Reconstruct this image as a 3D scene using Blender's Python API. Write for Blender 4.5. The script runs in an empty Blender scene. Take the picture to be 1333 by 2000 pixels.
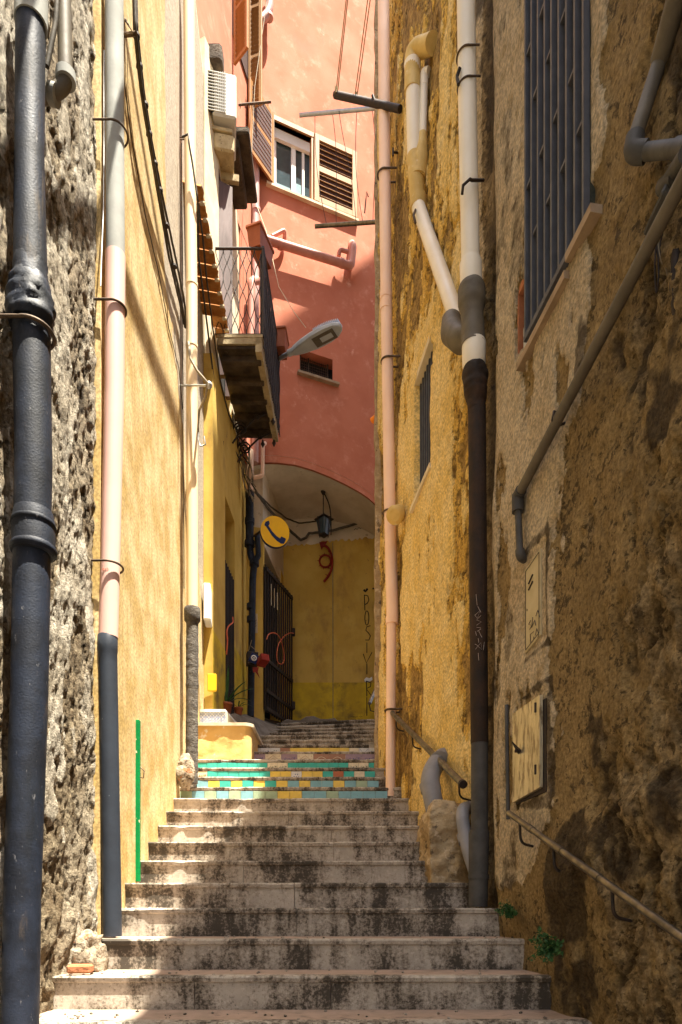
import bpy, math, random
import numpy as np
from mathutils import Vector, Matrix
random.seed(7)
SC = bpy.context.scene
COL = SC.collection
# ------------------------------------------------------------ camera, world, sun, exposure
EYE = 2.0; F = 1300.0; CX = 666.5; HY = 1770.0
cam_d = bpy.data.cameras.new('camera'); cam = bpy.data.objects.new('camera', cam_d); COL.objects.link(cam)
cam.location = (0, 0, EYE); cam.rotation_euler = (math.radians(90), 0, 0)
cam_d.sensor_fit = 'VERTICAL'; cam_d.sensor_height = 36; cam_d.lens = 36*F/2000
cam_d.shift_y = 770/2000; cam_d.clip_start = 0.05; cam_d.clip_end = 2000
SC.camera = cam
SUN = Vector((0.75, -0.66, 3.3)).normalized()
elev = math.asin(SUN.z); azim = math.atan2(SUN.x, SUN.y)
w = bpy.data.worlds.new("World"); SC.world = w; w.use_nodes = True
nt = w.node_tree; bg = nt.nodes['Background']
sky = nt.nodes.new('ShaderNodeTexSky'); sky.sky_type = 'NISHITA'; sky.sun_disc = False
sky.sun_elevation = elev; sky.sun_rotation = azim; sky.dust_density = 4.0
nt.links.new(sky.outputs[0], bg.inputs[0]); bg.inputs[1].default_value = 0.075
sd = bpy.data.lights.new('sun', 'SUN'); sd.energy = 5.0; sd.angle = math.radians(0.5); sd.color = (1.0, 0.93, 0.79)
so = bpy.data.objects.new('sun', sd); COL.objects.link(so); so.location = (5, -5, 30)
so.rotation_euler = SUN.to_track_quat('Z', 'Y').to_euler()
SC.view_settings.view_transform = 'Standard'; SC.view_settings.look = 'None'
SC.view_settings.exposure = 2.32; SC.view_settings.gamma = 1.0
try:
    SC.view_settings.use_curve_mapping = False
except Exception: pass
SC.render.engine = 'CYCLES'
SC.cycles.max_bounces = 10; SC.cycles.diffuse_bounces = 6

# ------------------------------------------------------------ numeric helpers
def XR(d): return 1.584 - 0.15*d          # right hand walls
def XL(d): return -1.13 - 0.07*d          # left yellow wall
def P(px, py, d): return Vector(((px-CX)/F*d, d, EYE+(HY-py)/F*d))
def dR(px, off=0.0): m = (px-CX)/F; return (1.584-off)/(m+0.15)
def dL(px, off=0.0): m = (px-CX)/F; return (-1.13+off)/(m+0.07)
def PR(px, py, off=0.0): return P(px, py, dR(px, off))
def PL(px, py, off=0.0): return P(px, py, dL(px, off))
def dRed(px, off=0.0): m = (px-CX)/F; return (10.99-off*1.077)/(1-0.4*m)
def PF(px, py, off=0.0): return P(px, py, dRed(px, off))
def _h(ix, iy, s):
    n = (ix.astype(np.int64)*374761393 + iy.astype(np.int64)*668265263 + s*1274126177) & 0xffffffff
    n = ((n ^ (n >> 13))*1274126177) & 0xffffffff
    n = n ^ (n >> 16)
    return (n & 0xffff)/65535.0
def vn(x, y, s=0):
    ix = np.floor(x); iy = np.floor(y); fx = x-ix; fy = y-iy
    fx = fx*fx*fx*(fx*(fx*6-15)+10); fy = fy*fy*fy*(fy*(fy*6-15)+10)
    a = _h(ix, iy, s); b = _h(ix+1, iy, s); c = _h(ix, iy+1, s); d = _h(ix+1, iy+1, s)
    return (a*(1-fx)+b*fx)*(1-fy)+(c*(1-fx)+d*fx)*fy
def fbm(x, y, o=5, s=0, g=0.5, ridge=False):
    t = 0; a = 1; n = 0
    for i in range(o):
        ang = 0.6*i+0.3; ca, sa = math.cos(ang), math.sin(ang)
        v = vn((x*ca-y*sa)*2**i+17.3*i, (x*sa+y*ca)*2**i-9.1*i, s+i)
        if ridge: v = 1-abs(2*v-1)
        t = t+a*v; n += a; a *= g
    return t/n
def ss(a, b, x):
    t = np.clip((x-a)/(b-a), 0, 1); return t*t*(3-2*t)
def worley(x, y, s=0):
    ix = np.floor(x); iy = np.floor(y); best = np.full(x.shape, 9.0)
    for dx in (-1, 0, 1):
        for dy in (-1, 0, 1):
            cx = ix+dx; cy = iy+dy
            px = cx+_h(cx, cy, s); py = cy+_h(cx, cy, s+31)
            best = np.minimum(best, np.hypot(px-x, py-y))
    return best

# ------------------------------------------------------------ objects
def tag(o, label=None, cat=None, group=None, kind=None):
    if label: o['label'] = label
    if cat: o['category'] = cat
    if group: o['group'] = group
    if kind: o['kind'] = kind
    return o
def thing(name, loc, label, cat, group=None):
    o = bpy.data.objects.new(name, None); COL.objects.link(o); o.location = loc
    o.empty_display_size = .1
    return tag(o, label, cat, group)
def wloc(p):
    v = Vector((0, 0, 0))
    while p is not None: v = v+Vector(p.location); p = p.parent
    return v
class MB:
    def __init__(s): s.v = []; s.f = []; s.m = []; s.sm = []; s.st = []
    def add(s, vs, fs, mi=0, smooth=False):
        b = len(s.v); s.st.append(b); s.v += [tuple(v) for v in vs]
        for f in fs: s.f.append([b+i for i in f]); s.m.append(mi); s.sm.append(smooth)
        return s
    def box(s, c, size, rot=None, mi=0, bev=0.0):
        hx, hy, hz = [k/2 for k in size]; c = Vector(c)
        R = rot if rot is not None else Matrix.Identity(3)
        if bev <= 0:
            vs = [c+R@Vector((x*hx, y*hy, z*hz)) for x in (-1, 1) for y in (-1, 1) for z in (-1, 1)]
            fs = [(0,1,3,2),(4,6,7,5),(0,4,5,1),(2,3,7,6),(0,2,6,4),(1,5,7,3)]
            return s.add(vs, fs, mi)
        e = min(bev, hx*.45, hy*.45, hz*.45); vs = []; ids = {}
        for x in (-1, 1):
            for y in (-1, 1):
                for z in (-1, 1):
                    for ax in range(3):
                        h = [hx-e, hy-e, hz-e]; h[ax] += e
                        ids[(x, y, z, ax)] = len(vs); vs.append(c+R@Vector((x*h[0], y*h[1], z*h[2])))
        fs = []
        for ax in range(3):
            o1, o2 = [a for a in range(3) if a != ax]
            for sg in (-1, 1):
                q = []
                for p, r in ((-1,-1),(1,-1),(1,1),(-1,1)):
                    k = [0,0,0]; k[ax] = sg; k[o1] = p; k[o2] = r; q.append(ids[(k[0],k[1],k[2],ax)])
                fs.append(q if sg*(1 if ax != 1 else -1) > 0 else q[::-1])
        for ax in range(3):       # edges along ax
            o1, o2 = [a for a in range(3) if a != ax]
            for p in (-1, 1):
                for r in (-1, 1):
                    def K(t, w_):
                        k = [0,0,0]; k[ax] = t; k[o1] = p; k[o2] = r; return ids[(k[0],k[1],k[2],w_)]
                    fs.append([K(-1,o1), K(1,o1), K(1,o2), K(-1,o2)])
        for x in (-1, 1):
            for y in (-1, 1):
                for z in (-1, 1): fs.append([ids[(x,y,z,0)], ids[(x,y,z,1)], ids[(x,y,z,2)]])
        return s.add(vs, fs, mi)
    def tube(s, pts, r, seg=12, mi=0, cap=True, smooth=True, squash=None):
        pts = [Vector(p) for p in pts]; n = len(pts)
        rs = r if isinstance(r, (list, tuple)) else [r]*n
        t0 = (pts[1]-pts[0]).normalized()
        up = Vector((0,0,1)) if abs(t0.z) < .9 else Vector((1,0,0))
        nx = t0.cross(up).normalized(); vs = []
        for i in range(n):
            if i == 0: t = pts[1]-pts[0]
            elif i == n-1: t = pts[-1]-pts[-2]
            else: t = (pts[i]-pts[i-1]).normalized()+(pts[i+1]-pts[i]).normalized()
            if t.length < 1e-9: t = t0
            t.normalize(); nx = (nx-t*nx.dot(t))
            if nx.length < 1e-6: nx = t.cross(Vector((0.3,1,0.2)))
            nx.normalize(); ny = t.cross(nx)
            for k in range(seg):
                a = 2*math.pi*k/seg
                vs.append(pts[i]+nx*math.cos(a)*rs[i]+ny*math.sin(a)*rs[i])
        fs = [[i*seg+k, i*seg+(k+1)%seg, (i+1)*seg+(k+1)%seg, (i+1)*seg+k] for i in range(n-1) for k in range(seg)]
        if cap: vs = vs+vs[:seg]+vs[(n-1)*seg:n*seg]
        s.add(vs, fs, mi, smooth)
        if cap:
            b = len(s.v)-2*seg
            s.f.append([b+k for k in range(seg)][::-1]); s.m.append(mi); s.sm.append(False)
            s.f.append([b+seg+k for k in range(seg)]); s.m.append(mi); s.sm.append(False)
        return s
    def prism(s, poly, vec, mi=0):
        vec = Vector(vec); n = len(poly); a = [Vector(p) for p in poly]; b = [p+vec for p in a]
        fs = [list(range(n))[::-1], [n+i for i in range(n)]]+[[i, (i+1) % n, n+(i+1) % n, n+i] for i in range(n)]
        return s.add(a+b, fs, mi)
    def ball(s, c, r, mi=0, seg=14, rings=9, sc=(1,1,1), nz=0, seed=0):
        c = Vector(c); vs = []; rnd = random.Random(seed)
        for i in range(rings+1):
            th = math.pi*i/rings
            for k in range(seg):
                ph = 2*math.pi*k/seg; q = 1+rnd.uniform(-nz, nz)
                vs.append(c+Vector((math.sin(th)*math.cos(ph)*sc[0], math.sin(th)*math.sin(ph)*sc[1], math.cos(th)*sc[2]))*r*q)
        fs = [[i*seg+k, (i+1)*seg+k, (i+1)*seg+(k+1)%seg, i*seg+(k+1)%seg] for i in range(rings) for k in range(seg)]
        return s.add(vs, fs, mi, True)
    def build(s, name, mats, parent=None, label=None, cat=None, group=None, kind=None, base=None):
        if not isinstance(mats, (list, tuple)): mats = [mats]
        off = wloc(parent) if parent is not None else (Vector(base) if base is not None else Vector((0,0,0)))
        me = bpy.data.meshes.new(name)
        me.from_pydata([(v[0]-off.x, v[1]-off.y, v[2]-off.z) for v in s.v], [], s.f)
        for m in mats: me.materials.append(m)
        me.polygons.foreach_set('material_index', s.m); me.polygons.foreach_set('use_smooth', s.sm)
        me.update()
        o = bpy.data.objects.new(name, me); COL.objects.link(o)
        if parent is not None: o.parent = parent
        elif base is not None: o.location = base
        return tag(o, label, cat, group, kind)
def pieces(mb, name, mats, parent):
    """each primitive of mb becomes a part of its own"""
    ends = mb.st[1:]+[len(mb.v)]
    for a, b in zip(mb.st, ends):
        q = MB(); q.v = mb.v[a:b]
        for f, m, sm in zip(mb.f, mb.m, mb.sm):
            if a <= f[0] < b: q.f.append([i-a for i in f]); q.m.append(m); q.sm.append(sm)
        q.build(name, mats, parent)
def arc_pts(c, r, a0, a1, n, ex, ez):
    c = Vector(c); ex = Vector(ex); ez = Vector(ez)
    return [c+ex*math.cos(a0+(a1-a0)*i/n)*r+ez*math.sin(a0+(a1-a0)*i/n)*r for i in range(n+1)]
def bend(pts, r, n=6):
    """round the corners of a polyline"""
    pts = [Vector(p) for p in pts]; out = [pts[0]]
    for i in range(1, len(pts)-1):
        a, b, c = pts[i-1], pts[i], pts[i+1]
        d1 = (a-b); d2 = (c-b); q = min(r, d1.length*.49, d2.length*.49)
        p0 = b+d1.normalized()*q; p1 = b+d2.normalized()*q
        for k in range(n+1):
            t = k/n; out.append(p0*(1-t)**2+b*2*t*(1-t)+p1*t*t)
    out.append(pts[-1]); return out
def densify(pts, step):
    pts = [Vector(p) for p in pts]; out = [pts[0]]
    for a, b in zip(pts, pts[1:]):
        n = max(1, int((b-a).length/step))
        out += [a+(b-a)*(i/n) for i in range(1, n+1)]
    return out
def sag(a, b, s, n=14):
    a = Vector(a); b = Vector(b)
    return [a+(b-a)*(i/n)-Vector((0,0,s*4*(i/n)*(1-i/n))) for i in range(n+1)]

# ------------------------------------------------------------ materials
def nn(nt, t, **k):
    n = nt.nodes.new(t)
    for a, b in k.items():
        if a in n.inputs: n.inputs[a].default_value = b
        else: setattr(n, a, b)
    return n
def rgba(c): return (c[0], c[1], c[2], 1)
def mixc(nt, fac, a, b, mode='MIX'):
    m = nt.nodes.new('ShaderNodeMix'); m.data_type = 'RGBA'; m.blend_type = mode
    for sock, val in ((m.inputs[0], fac), (m.inputs[6], a), (m.inputs[7], b)):
        if isinstance(val, (int, float)): sock.default_value = val
        elif isinstance(val, tuple): sock.default_value = rgba(val)
        else: nt.links.new(val, sock)
    return m.outputs[2]
def ramp(nt, x, lo, hi, a=0.0, b=1.0):
    m = nt.nodes.new('ShaderNodeMapRange'); m.interpolation_type = 'SMOOTHSTEP'
    nt.links.new(x, m.inputs[0]); m.inputs[1].default_value = lo; m.inputs[2].default_value = hi
    m.inputs[3].default_value = a; m.inputs[4].default_value = b; return m.outputs[0]
def mth(nt, op, a, b=0.0):
    m = nt.nodes.new('ShaderNodeMath'); m.operation = op
    for i, v in enumerate((a, b)):
        if isinstance(v, (int, float)): m.inputs[i].default_value = v
        else: nt.links.new(v, m.inputs[i])
    return m.outputs[0]
def noise(nt, vec, scale, detail=6, rough=.55, stretch=None, dist=0.0, w=0):
    n = nt.nodes.new('ShaderNodeTexNoise'); n.inputs['Scale'].default_value = scale
    n.inputs['Detail'].default_value = detail; n.inputs['Roughness'].default_value = rough
    n.inputs['Distortion'].default_value = dist
    mp = nt.nodes.new('ShaderNodeMapping'); mp.inputs['Scale'].default_value = stretch or (1,1,1)
    mp.inputs['Location'].default_value = (w*3.7, w*1.3, w*2.1)
    nt.links.new(vec, mp.inputs[0]); nt.links.new(mp.outputs[0], n.inputs['Vector'])
    return n.outputs[0]
def newmat(name):
    m = bpy.data.materials.new(name); m.use_nodes = True; nt = m.node_tree
    b = nt.nodes['Principled BSDF']
    tc = nt.nodes.new('ShaderNodeTexCoord')
    return m, nt, b, tc.outputs['Object']
def bump(nt, bsdf, layers):
    prev = None
    for h, st, dist in layers:
        bp = nt.nodes.new('ShaderNodeBump'); bp.inputs['Strength'].default_value = st; bp.inputs['Distance'].default_value = dist
        nt.links.new(h, bp.inputs['Height'])
        if prev is not None: nt.links.new(prev, bp.inputs['Normal'])
        prev = bp.outputs[0]
    nt.links.new(prev, bsdf.inputs['Normal'])
def pm(name, c1, c2=None, scale=6, rough=.7, metal=0.0, bs=30, bst=.25, bd=.01, stains=(), stretch=None, lo=.35, hi=.65, spec=None, coat=0):
    m, nt, b, v = newmat(name)
    c2 = c2 or tuple(k*.8 for k in c1)
    n1 = noise(nt, v, scale, 7, .6, stretch)
    c = mixc(nt, ramp(nt, n1, lo, hi), c1, c2)
    for i, (col, sc, a, z, st) in enumerate(stains):
        c = mixc(nt, ramp(nt, noise(nt, v, sc, 9, .65, st, w=i+2), a, z), c, col)
    nt.links.new(c, b.inputs['Base Color'])
    n2 = noise(nt, v, bs, 6, .6, stretch, w=5)
    nt.links.new(ramp(nt, n1, 0, 1, rough-.12, min(1, rough+.12)), b.inputs['Roughness'])
    b.inputs['Metallic'].default_value = metal
    b.inputs['Specular IOR Level'].default_value = .22 if spec is None else spec
    if bst > 0: bump(nt, b, [(n1, bst*.6, bd*2), (n2, bst, bd)])
    return m
def wallmat(name, stone, stone2, mid, mid2, pl, pl2, dirt_dark, fine=60, bst=.6, bd=.02, streak=None, rough=.9, pits=30, keep=.85):
    """layered masonry; colour attribute 'mask': R = plaster coat, G = second coat, B = grime, darkened pits and openings"""
    m, nt, b, v = newmat(name)
    at = nt.nodes.new('ShaderNodeVertexColor'); at.layer_name = 'mask'
    sp = nt.nodes.new('ShaderNodeSeparateColor'); nt.links.new(at.outputs[0], sp.inputs[0])
    nA = noise(nt, v, 3.0, 8, .6); nB = noise(nt, v, 14, 8, .65, w=1); nC = noise(nt, v, 55, 5, .6, w=2)
    e = mth(nt, 'MULTIPLY', mth(nt, 'SUBTRACT', nB, .5), .7)
    R_ = ramp(nt, mth(nt, 'ADD', sp.outputs[0], e), .42, .55)
    G_ = ramp(nt, mth(nt, 'ADD', sp.outputs[1], e), .42, .58)
    B_ = ramp(nt, mth(nt, 'ADD', sp.outputs[2], e), .38, .72)
    c0 = mixc(nt, ramp(nt, nB, .35, .68), stone, stone2)
    c1 = mixc(nt, ramp(nt, nA, .38, .62), mid, mid2)
    c2 = mixc(nt, ramp(nt, nA, .35, .65), pl, pl2)
    c2 = mixc(nt, ramp(nt, nB, .48, .70, 0, keep*.75 if keep < 1 else .3), c2, mid)
    if streak:
        ns = noise(nt, v, 5, 8, .65, streak, w=7)
        c2 = mixc(nt, ramp(nt, ns, .45, .7, 0, .75), c2, pl2)
    c = mixc(nt, G_, c0, c1); c = mixc(nt, R_, c, c2)
    c = mixc(nt, mth(nt, 'MULTIPLY', B_, .85), c, dirt_dark)
    nP = noise(nt, v, pits, 9, .72, w=9); nQ = noise(nt, v, pits*.28, 5, .6, w=4)
    hole = ramp(nt, mth(nt, 'ADD', mth(nt, 'MULTIPLY', nP, .65), mth(nt, 'MULTIPLY', nQ, .35)), .535, .575)
    raw = mth(nt, 'SUBTRACT', 1.0, mth(nt, 'MULTIPLY', R_, keep)) 
    c = mixc(nt, mth(nt, 'MULTIPLY', hole, mth(nt, 'MULTIPLY', raw, .8)), c, dirt_dark)  # holes darkened in colour too, besides their bump
    c = mixc(nt, 1.0, c, mixc(nt, ramp(nt, nC, .3, .7), (.62,.60,.58), (1.2,1.2,1.2)), 'MULTIPLY')
    nt.links.new(c, b.inputs['Base Color']); b.inputs['Roughness'].default_value = rough
    b.inputs['Specular IOR Level'].default_value = .2
    nF = noise(nt, v, fine, 8, .7, w=3)
    bump(nt, b, [(nB, bst*.7, bd*1.5), (mth(nt, 'MULTIPLY', mth(nt, 'MULTIPLY', hole, raw), -1.0), bst*.8, bd*.7), (nF, bst, bd)])
    return m
def sheet(name, A, B, z0, z1, step, fn, mat, side, back=.35, parent=None, vstep=None, smooth=True, trim=None):
    """dense relief wall from plan point A to B; side = +1/-1 outward normal's x sign; fn(d,h)->(disp,R,G,B)"""
    A = np.array(A, float); B = np.array(B, float); L = np.hypot(*(B-A)); t = (B-A)/L
    n = np.array([t[1], -t[0]]);
    if n[0]*side < 0: n = -n
    vstep = vstep or step
    nu = int(L/step)+2; nv = int((z1-z0)/vstep)+2
    u = np.linspace(0, L, nu); z = np.linspace(z0, z1, nv)
    U, Z = np.meshgrid(u, z); X = A[0]+t[0]*U; Y = A[1]+t[1]*U
    if trim is not None: Z = z0+(Z-z0)*(trim(Y)-z0)/(z1-z0)
    disp, R_, G_, B_ = fn(Y, Z-EYE, U)
    X2 = X+n[0]*disp; Y2 = Y+n[1]*disp
    front = np.stack([X2, Y2, Z], -1).reshape(-1, 3)
    idx = np.arange(nu*nv).reshape(nv, nu)
    # rim ring pushed back
    ring = np.concatenate([idx[0, :], idx[1:, -1], idx[-1, -2::-1], idx[-2:0:-1, 0]])
    rb = front[ring].copy(); base = np.stack([X, Y, Z], -1).reshape(-1, 3)[ring]
    rb[:, 0] = base[:, 0]-n[0]*back; rb[:, 1] = base[:, 1]-n[1]*back
    verts = np.concatenate([front, rb]); nr = len(ring); b0 = nu*nv
    q = np.stack([idx[:-1,:-1], idx[:-1,1:], idx[1:,1:], idx[1:,:-1]], -1).reshape(-1, 4)
    e0 = front[idx[0,1]]-front[idx[0,0]]; e1 = front[idx[1,0]]-front[idx[0,0]]
    flip = np.dot(np.cross(e0, e1)[:2], n) < 0
    if flip: q = q[:, ::-1]
    r = np.arange(nr); r2 = (r+1) % nr
    sk = np.stack([ring[r], b0+r, b0+r2, ring[r2]], -1)
    if flip: sk = sk[:, ::-1]
    nq = len(q)+len(sk)
    me = bpy.data.meshes.new(name)
    me.vertices.add(len(verts)); me.vertices.foreach_set('co', verts.ravel())
    loops = np.concatenate([q.ravel(), sk.ravel(), (b0+np.arange(nr)) if not flip else (b0+np.arange(nr))[::-1]])
    me.loops.add(len(loops)); me.loops.foreach_set('vertex_index', loops.astype(np.int32))
    me.polygons.add(nq+1)
    me.polygons.foreach_set('loop_start', np.concatenate([np.arange(nq)*4, [nq*4]]).astype(np.int32))
    me.polygons.foreach_set('loop_total', np.concatenate([np.full(nq, 4), [nr]]).astype(np.int32))
    sm = np.zeros(nq+1, bool); sm[:len(q)] = smooth; me.polygons.foreach_set('use_smooth', sm)
    me.materials.append(mat); me.update(calc_edges=True)
    ca = me.color_attributes.new('mask', 'FLOAT_COLOR', 'POINT')
    c = np.ones((len(verts), 4), np.float32)
    f3 = np.stack([np.broadcast_to(k, U.shape) for k in (R_, G_, B_)], -1).reshape(-1, 3)
    c[:nu*nv, :3] = f3; c[nu*nv:, :3] = f3[ring]
    ca.data.foreach_set('color', c.ravel())
    o = bpy.data.objects.new(name, me); COL.objects.link(o)
    if parent is not None:
        off = wloc(parent); me.transform(Matrix.Translation(-off)); o.parent = parent
    return o
# ------------------------------------------------------------ palette
M_right = wallmat('weathered_ochre_plaster', (.27,.17,.05), (.52,.34,.11), (.78,.52,.13), (.64,.40,.085), (.90,.71,.33), (.85,.62,.21), (.12,.07,.025), pits=26, keep=.8, fine=55, bst=.8, bd=.025)
M_rock = wallmat('rough_tuff_masonry', (.25,.175,.08), (.60,.44,.22), (.50,.35,.15), (.38,.26,.105), (.88,.74,.50), (.78,.62,.38), (.085,.058,.03), pits=30, keep=.9, fine=75, bst=1.0, bd=.04)
M_lrock = wallmat('grey_crumbling_render', (.20,.145,.085), (.44,.36,.24), (.46,.385,.275), (.34,.27,.18), (.66,.60,.49), (.52,.45,.34), (.07,.05,.03), fine=80, bst=1.0, bd=.04, pits=36, keep=.30)
M_yellow = wallmat('smooth_yellow_render', (.46,.39,.29), (.36,.30,.22), (.56,.42,.21), (.51,.37,.17), (.65,.51,.28), (.46,.315,.11), (.34,.29,.22), pits=40, keep=1.0, fine=70, bst=.12, bd=.006, streak=(3.4,3.4,.22))
M_ochre = pm('ochre_render', (.62,.42,.095), (.54,.35,.07), scale=2.5, rough=.9, bs=25, bst=.3, bd=.008, stains=[((.34,.21,.06), 2.2, .52, .75, (1,1,.5)), ((.22,.14,.06), 9, .64, .74, None)])
M_ochre_dado = pm('strong_yellow_dado', (.64,.45,.03), (.50,.34,.03), scale=3, rough=.85, bs=25, bst=.3, bd=.008, stains=[((.20,.14,.04), 2.4, .48, .72, None), ((.10,.08,.04), 9, .60, .72, (1,1,.4))])
M_red = pm('terracotta_red_render', (.51,.18,.105), (.46,.155,.088), scale=2.2, rough=.92, bs=60, bst=.35, bd=.006, stains=[((.62,.28,.19), 5, .5, .8, None), ((.46,.15,.09), 1.1, .56, .75, None), ((.40,.14,.09), 4, .62, .78, (1.5,1.5,.12)), ((.70,.38,.28), 2.2, .62, .72, None)])
M_pale = pm('pale_cream_render', (.66,.58,.42), (.55,.46,.30), scale=3, rough=.9, bs=40, bst=.3, bd=.006, stains=[((.42,.33,.2), 6, .6, .8, (1,1,.2))])
M_vault = pm('grimy_cream_vault_plaster', (.66,.59,.48), (.56,.49,.38), scale=3, rough=.9, bs=25, bst=.4, bd=.01, stains=[((.16,.12,.08), 6, .63, .75, None)])
def stonemat(name, base, base2, mid, dark):
    m, nt, b, v = newmat(name)
    n1 = noise(nt, v, 6, 8, .6); lowA = noise(nt, v, 2.6, 4, .5, (1.2,1,1.6), w=2); midA = noise(nt, v, 10, 7, .62, (1.5,1,.28), w=3)
    gr = noise(nt, v, 55, 8, .75, w=4); gr2 = noise(nt, v, 120, 5, .7, (1,1,.6), w=6)
    c = mixc(nt, ramp(nt, n1, .3, .7), base, base2)
    c = mixc(nt, ramp(nt, noise(nt, v, 28, 6, .6, w=5), .5, .68, 0, .6), c, tuple(min(.8, k*1.25) for k in base))
    t = mth(nt, 'ADD', mth(nt, 'MULTIPLY', lowA, .55), mth(nt, 'ADD', mth(nt, 'MULTIPLY', midA, .45), mth(nt, 'MULTIPLY', mth(nt, 'SUBTRACT', gr, .5), .55)))
    c = mixc(nt, ramp(nt, t, .40, .55, 0, .85), c, mid)
    c = mixc(nt, ramp(nt, t, .51, .585, 0, .9), c, dark)
    c = mixc(nt, ramp(nt, gr2, .60, .68, 0, .7), c, dark)
    nt.links.new(c, b.inputs['Base Color']); b.inputs['Roughness'].default_value = .8; b.inputs['Specular IOR Level'].default_value = .3
    bump(nt, b, [(n1, .3, .01), (gr, .5, .006), (mth(nt, 'MULTIPLY', ramp(nt, gr2, .6, .68), -1.0), .6, .004)])
    return m
M_stone = stonemat('weathered_step_stone', (.47,.42,.345), (.37,.33,.27), (.165,.135,.10), (.046,.038,.028))
M_tread = pm('worn_brick_tread', (.40,.29,.22), (.33,.25,.19), scale=12, rough=.8, bs=60, bst=.4, bd=.006, stains=[((.2,.15,.12), 8, .55, .7, None)])
M_conc = pm('rough_grey_concrete', (.17,.145,.115), (.11,.09,.07), scale=5, rough=.9, bs=30, bst=.6, bd=.02, stains=[((.26,.22,.17), 9, .6, .72, None)])
M_kerbstone = pm('yellowed_stone_block', (.52,.40,.24), (.36,.26,.14), scale=9, rough=.9, bs=45, bst=1.0, bd=.02, stains=[((.62,.50,.34), 16, .56, .66, None), ((.12,.09,.06), 11, .56, .66, None), ((.07,.05,.035), 45, .62, .70, None)])
M_blackiron = pm('black_painted_iron', (.018,.024,.040), (.008,.010,.016), scale=7, rough=.58, metal=0, bs=110, bst=.35, bd=.005, stains=[((.010,.012,.016), 5, .50, .66, (1,1,.3)), ((.15,.15,.16), 50, .64, .72, (1,1,.4)), ((.11,.08,.05), 11, .57, .78, (1,1,.2)), ((.32,.30,.27), 80, .69, .74, None)], spec=.22)
M_greyfib = pm('grey_cement_pipe', (.33,.335,.31), (.27,.275,.255), scale=5, rough=.8, bs=80, bst=.2, bd=.004, stains=[((.25,.24,.2), 9, .62, .8, (1,1,.3))])
M_pinkpipe = pm('pink_plastic_pipe', (.74,.47,.40), (.70,.43,.36), scale=3, rough=.5, bs=60, bst=.08, bd=.003, stains=[((.55,.36,.3), 14, .68, .85, (1,1,.3))])
M_darkpvc = pm('dark_grey_plastic_pipe', (.034,.041,.054), (.026,.031,.041), scale=6, rough=.45, bs=70, bst=.2, bd=.004, stains=[((.3,.3,.3), 34, .70, .76, (1,1,.5))])
M_creampipe = pm('cream_plastic_pipe', (.74,.58,.36), (.70,.54,.33), scale=4, rough=.5, bs=70, bst=.1, bd=.003, stains=[((.45,.33,.18), 10, .66, .85, (1,1,.3))])
M_whitepipe = pm('ivory_plastic_pipe', (.80,.74,.60), (.76,.69,.54), scale=4, rough=.42, bs=70, bst=.08, bd=.003, stains=[((.45,.38,.26), 12, .64, .82, (1,1,.25))])
M_yellpipe = pm('yellow_painted_fitting', (.62,.45,.16), (.52,.36,.11), scale=7, rough=.6, bs=70, bst=.25, bd=.004, stains=[((.7,.6,.38), 12, .6, .72, None)])
M_salmon = pm('salmon_plastic_pipe', (.84,.61,.46), (.80,.56,.41), scale=3, rough=.5, bs=70, bst=.12, bd=.003, stains=[((.60,.26,.11), 6, .6, .8, (1,1,.2))])
M_mortar = pm('dark_mortar_coating', (.13,.115,.095), (.075,.065,.055), scale=16, rough=.9, bs=60, bst=1.0, bd=.02, stains=[((.28,.25,.2), 25, .62, .74, None)])
M_rust = pm('rusty_iron_pipe', (.022,.015,.010), (.045,.025,.014), scale=9, rough=.75, bs=50, bst=.5, bd=.008, stains=[((.15,.07,.035), 14, .62, .78, (1,1,.3)), ((.25,.2,.15), 45, .70, .76, None)])
M_greymetal = pm('grey_painted_pipe', (.075,.072,.066), (.05,.048,.045), scale=8, rough=.6, bs=50, bst=.25, bd=.004, stains=[((.3,.25,.18), 22, .66, .78, None)])
M_bluegrey = pm('blue_grey_plastic_pipe', (.24,.235,.24), (.19,.187,.195), scale=6, rough=.5, bs=60, bst=.15, bd=.004, stains=[((.42,.38,.3), 18, .64, .78, None)])
M_brass = pm('worn_steel_handrail', (.24,.205,.145), (.13,.11,.08), scale=14, rough=.38, metal=.8, bs=60, bst=.3, bd=.003, stains=[((.10,.07,.045), 20, .6, .75, None)])
M_conduit = pm('grey_plastic_conduit', (.135,.115,.082), (.10,.085,.062), scale=9, rough=.6, bs=50, bst=.2, bd=.003)
M_iron = pm('dark_iron', (.030,.026,.024), (.05,.035,.027), scale=20, rough=.6, metal=.3, bs=60, bst=.3, bd=.003)
M_clamp = pm('brown_iron_clamp', (.12,.08,.05), (.07,.05,.035), scale=20, rough=.6, metal=.4, bs=60, bst=.3, bd=.003)
M_cable = pm('dark_cable_sheath', (.07,.055,.035), (.045,.036,.025), scale=25, rough=.7, bs=80, bst=.3, bd=.003)
M_cablel = pm('pale_cable_sheath', (.30,.25,.17), (.22,.18,.12), scale=25, rough=.7, bs=80, bst=.2, bd=.003)
M_rope = pm('tan_rope', (.35,.26,.15), (.25,.18,.1), scale=40, rough=.9, bs=120, bst=.4, bd=.003)
M_grille = pm('blue_grey_window_bars', (.085,.088,.10), (.062,.065,.076), scale=9, rough=.5, bs=60, bst=.2, bd=.003, stains=[((.14,.09,.05), 20, .66, .8, None)])
M_green = pm('chipped_green_paint', (.0,.20,.05), (.0,.16,.04), scale=9, rough=.4, bs=60, bst=.3, bd=.004, stains=[((.62,.55,.38), 16, .63, .67, None)])
M_marble = pm('brown_marble_sill', (.34,.25,.155), (.25,.18,.11), scale=9, rough=.7, bs=60, bst=.3, bd=.005)
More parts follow.
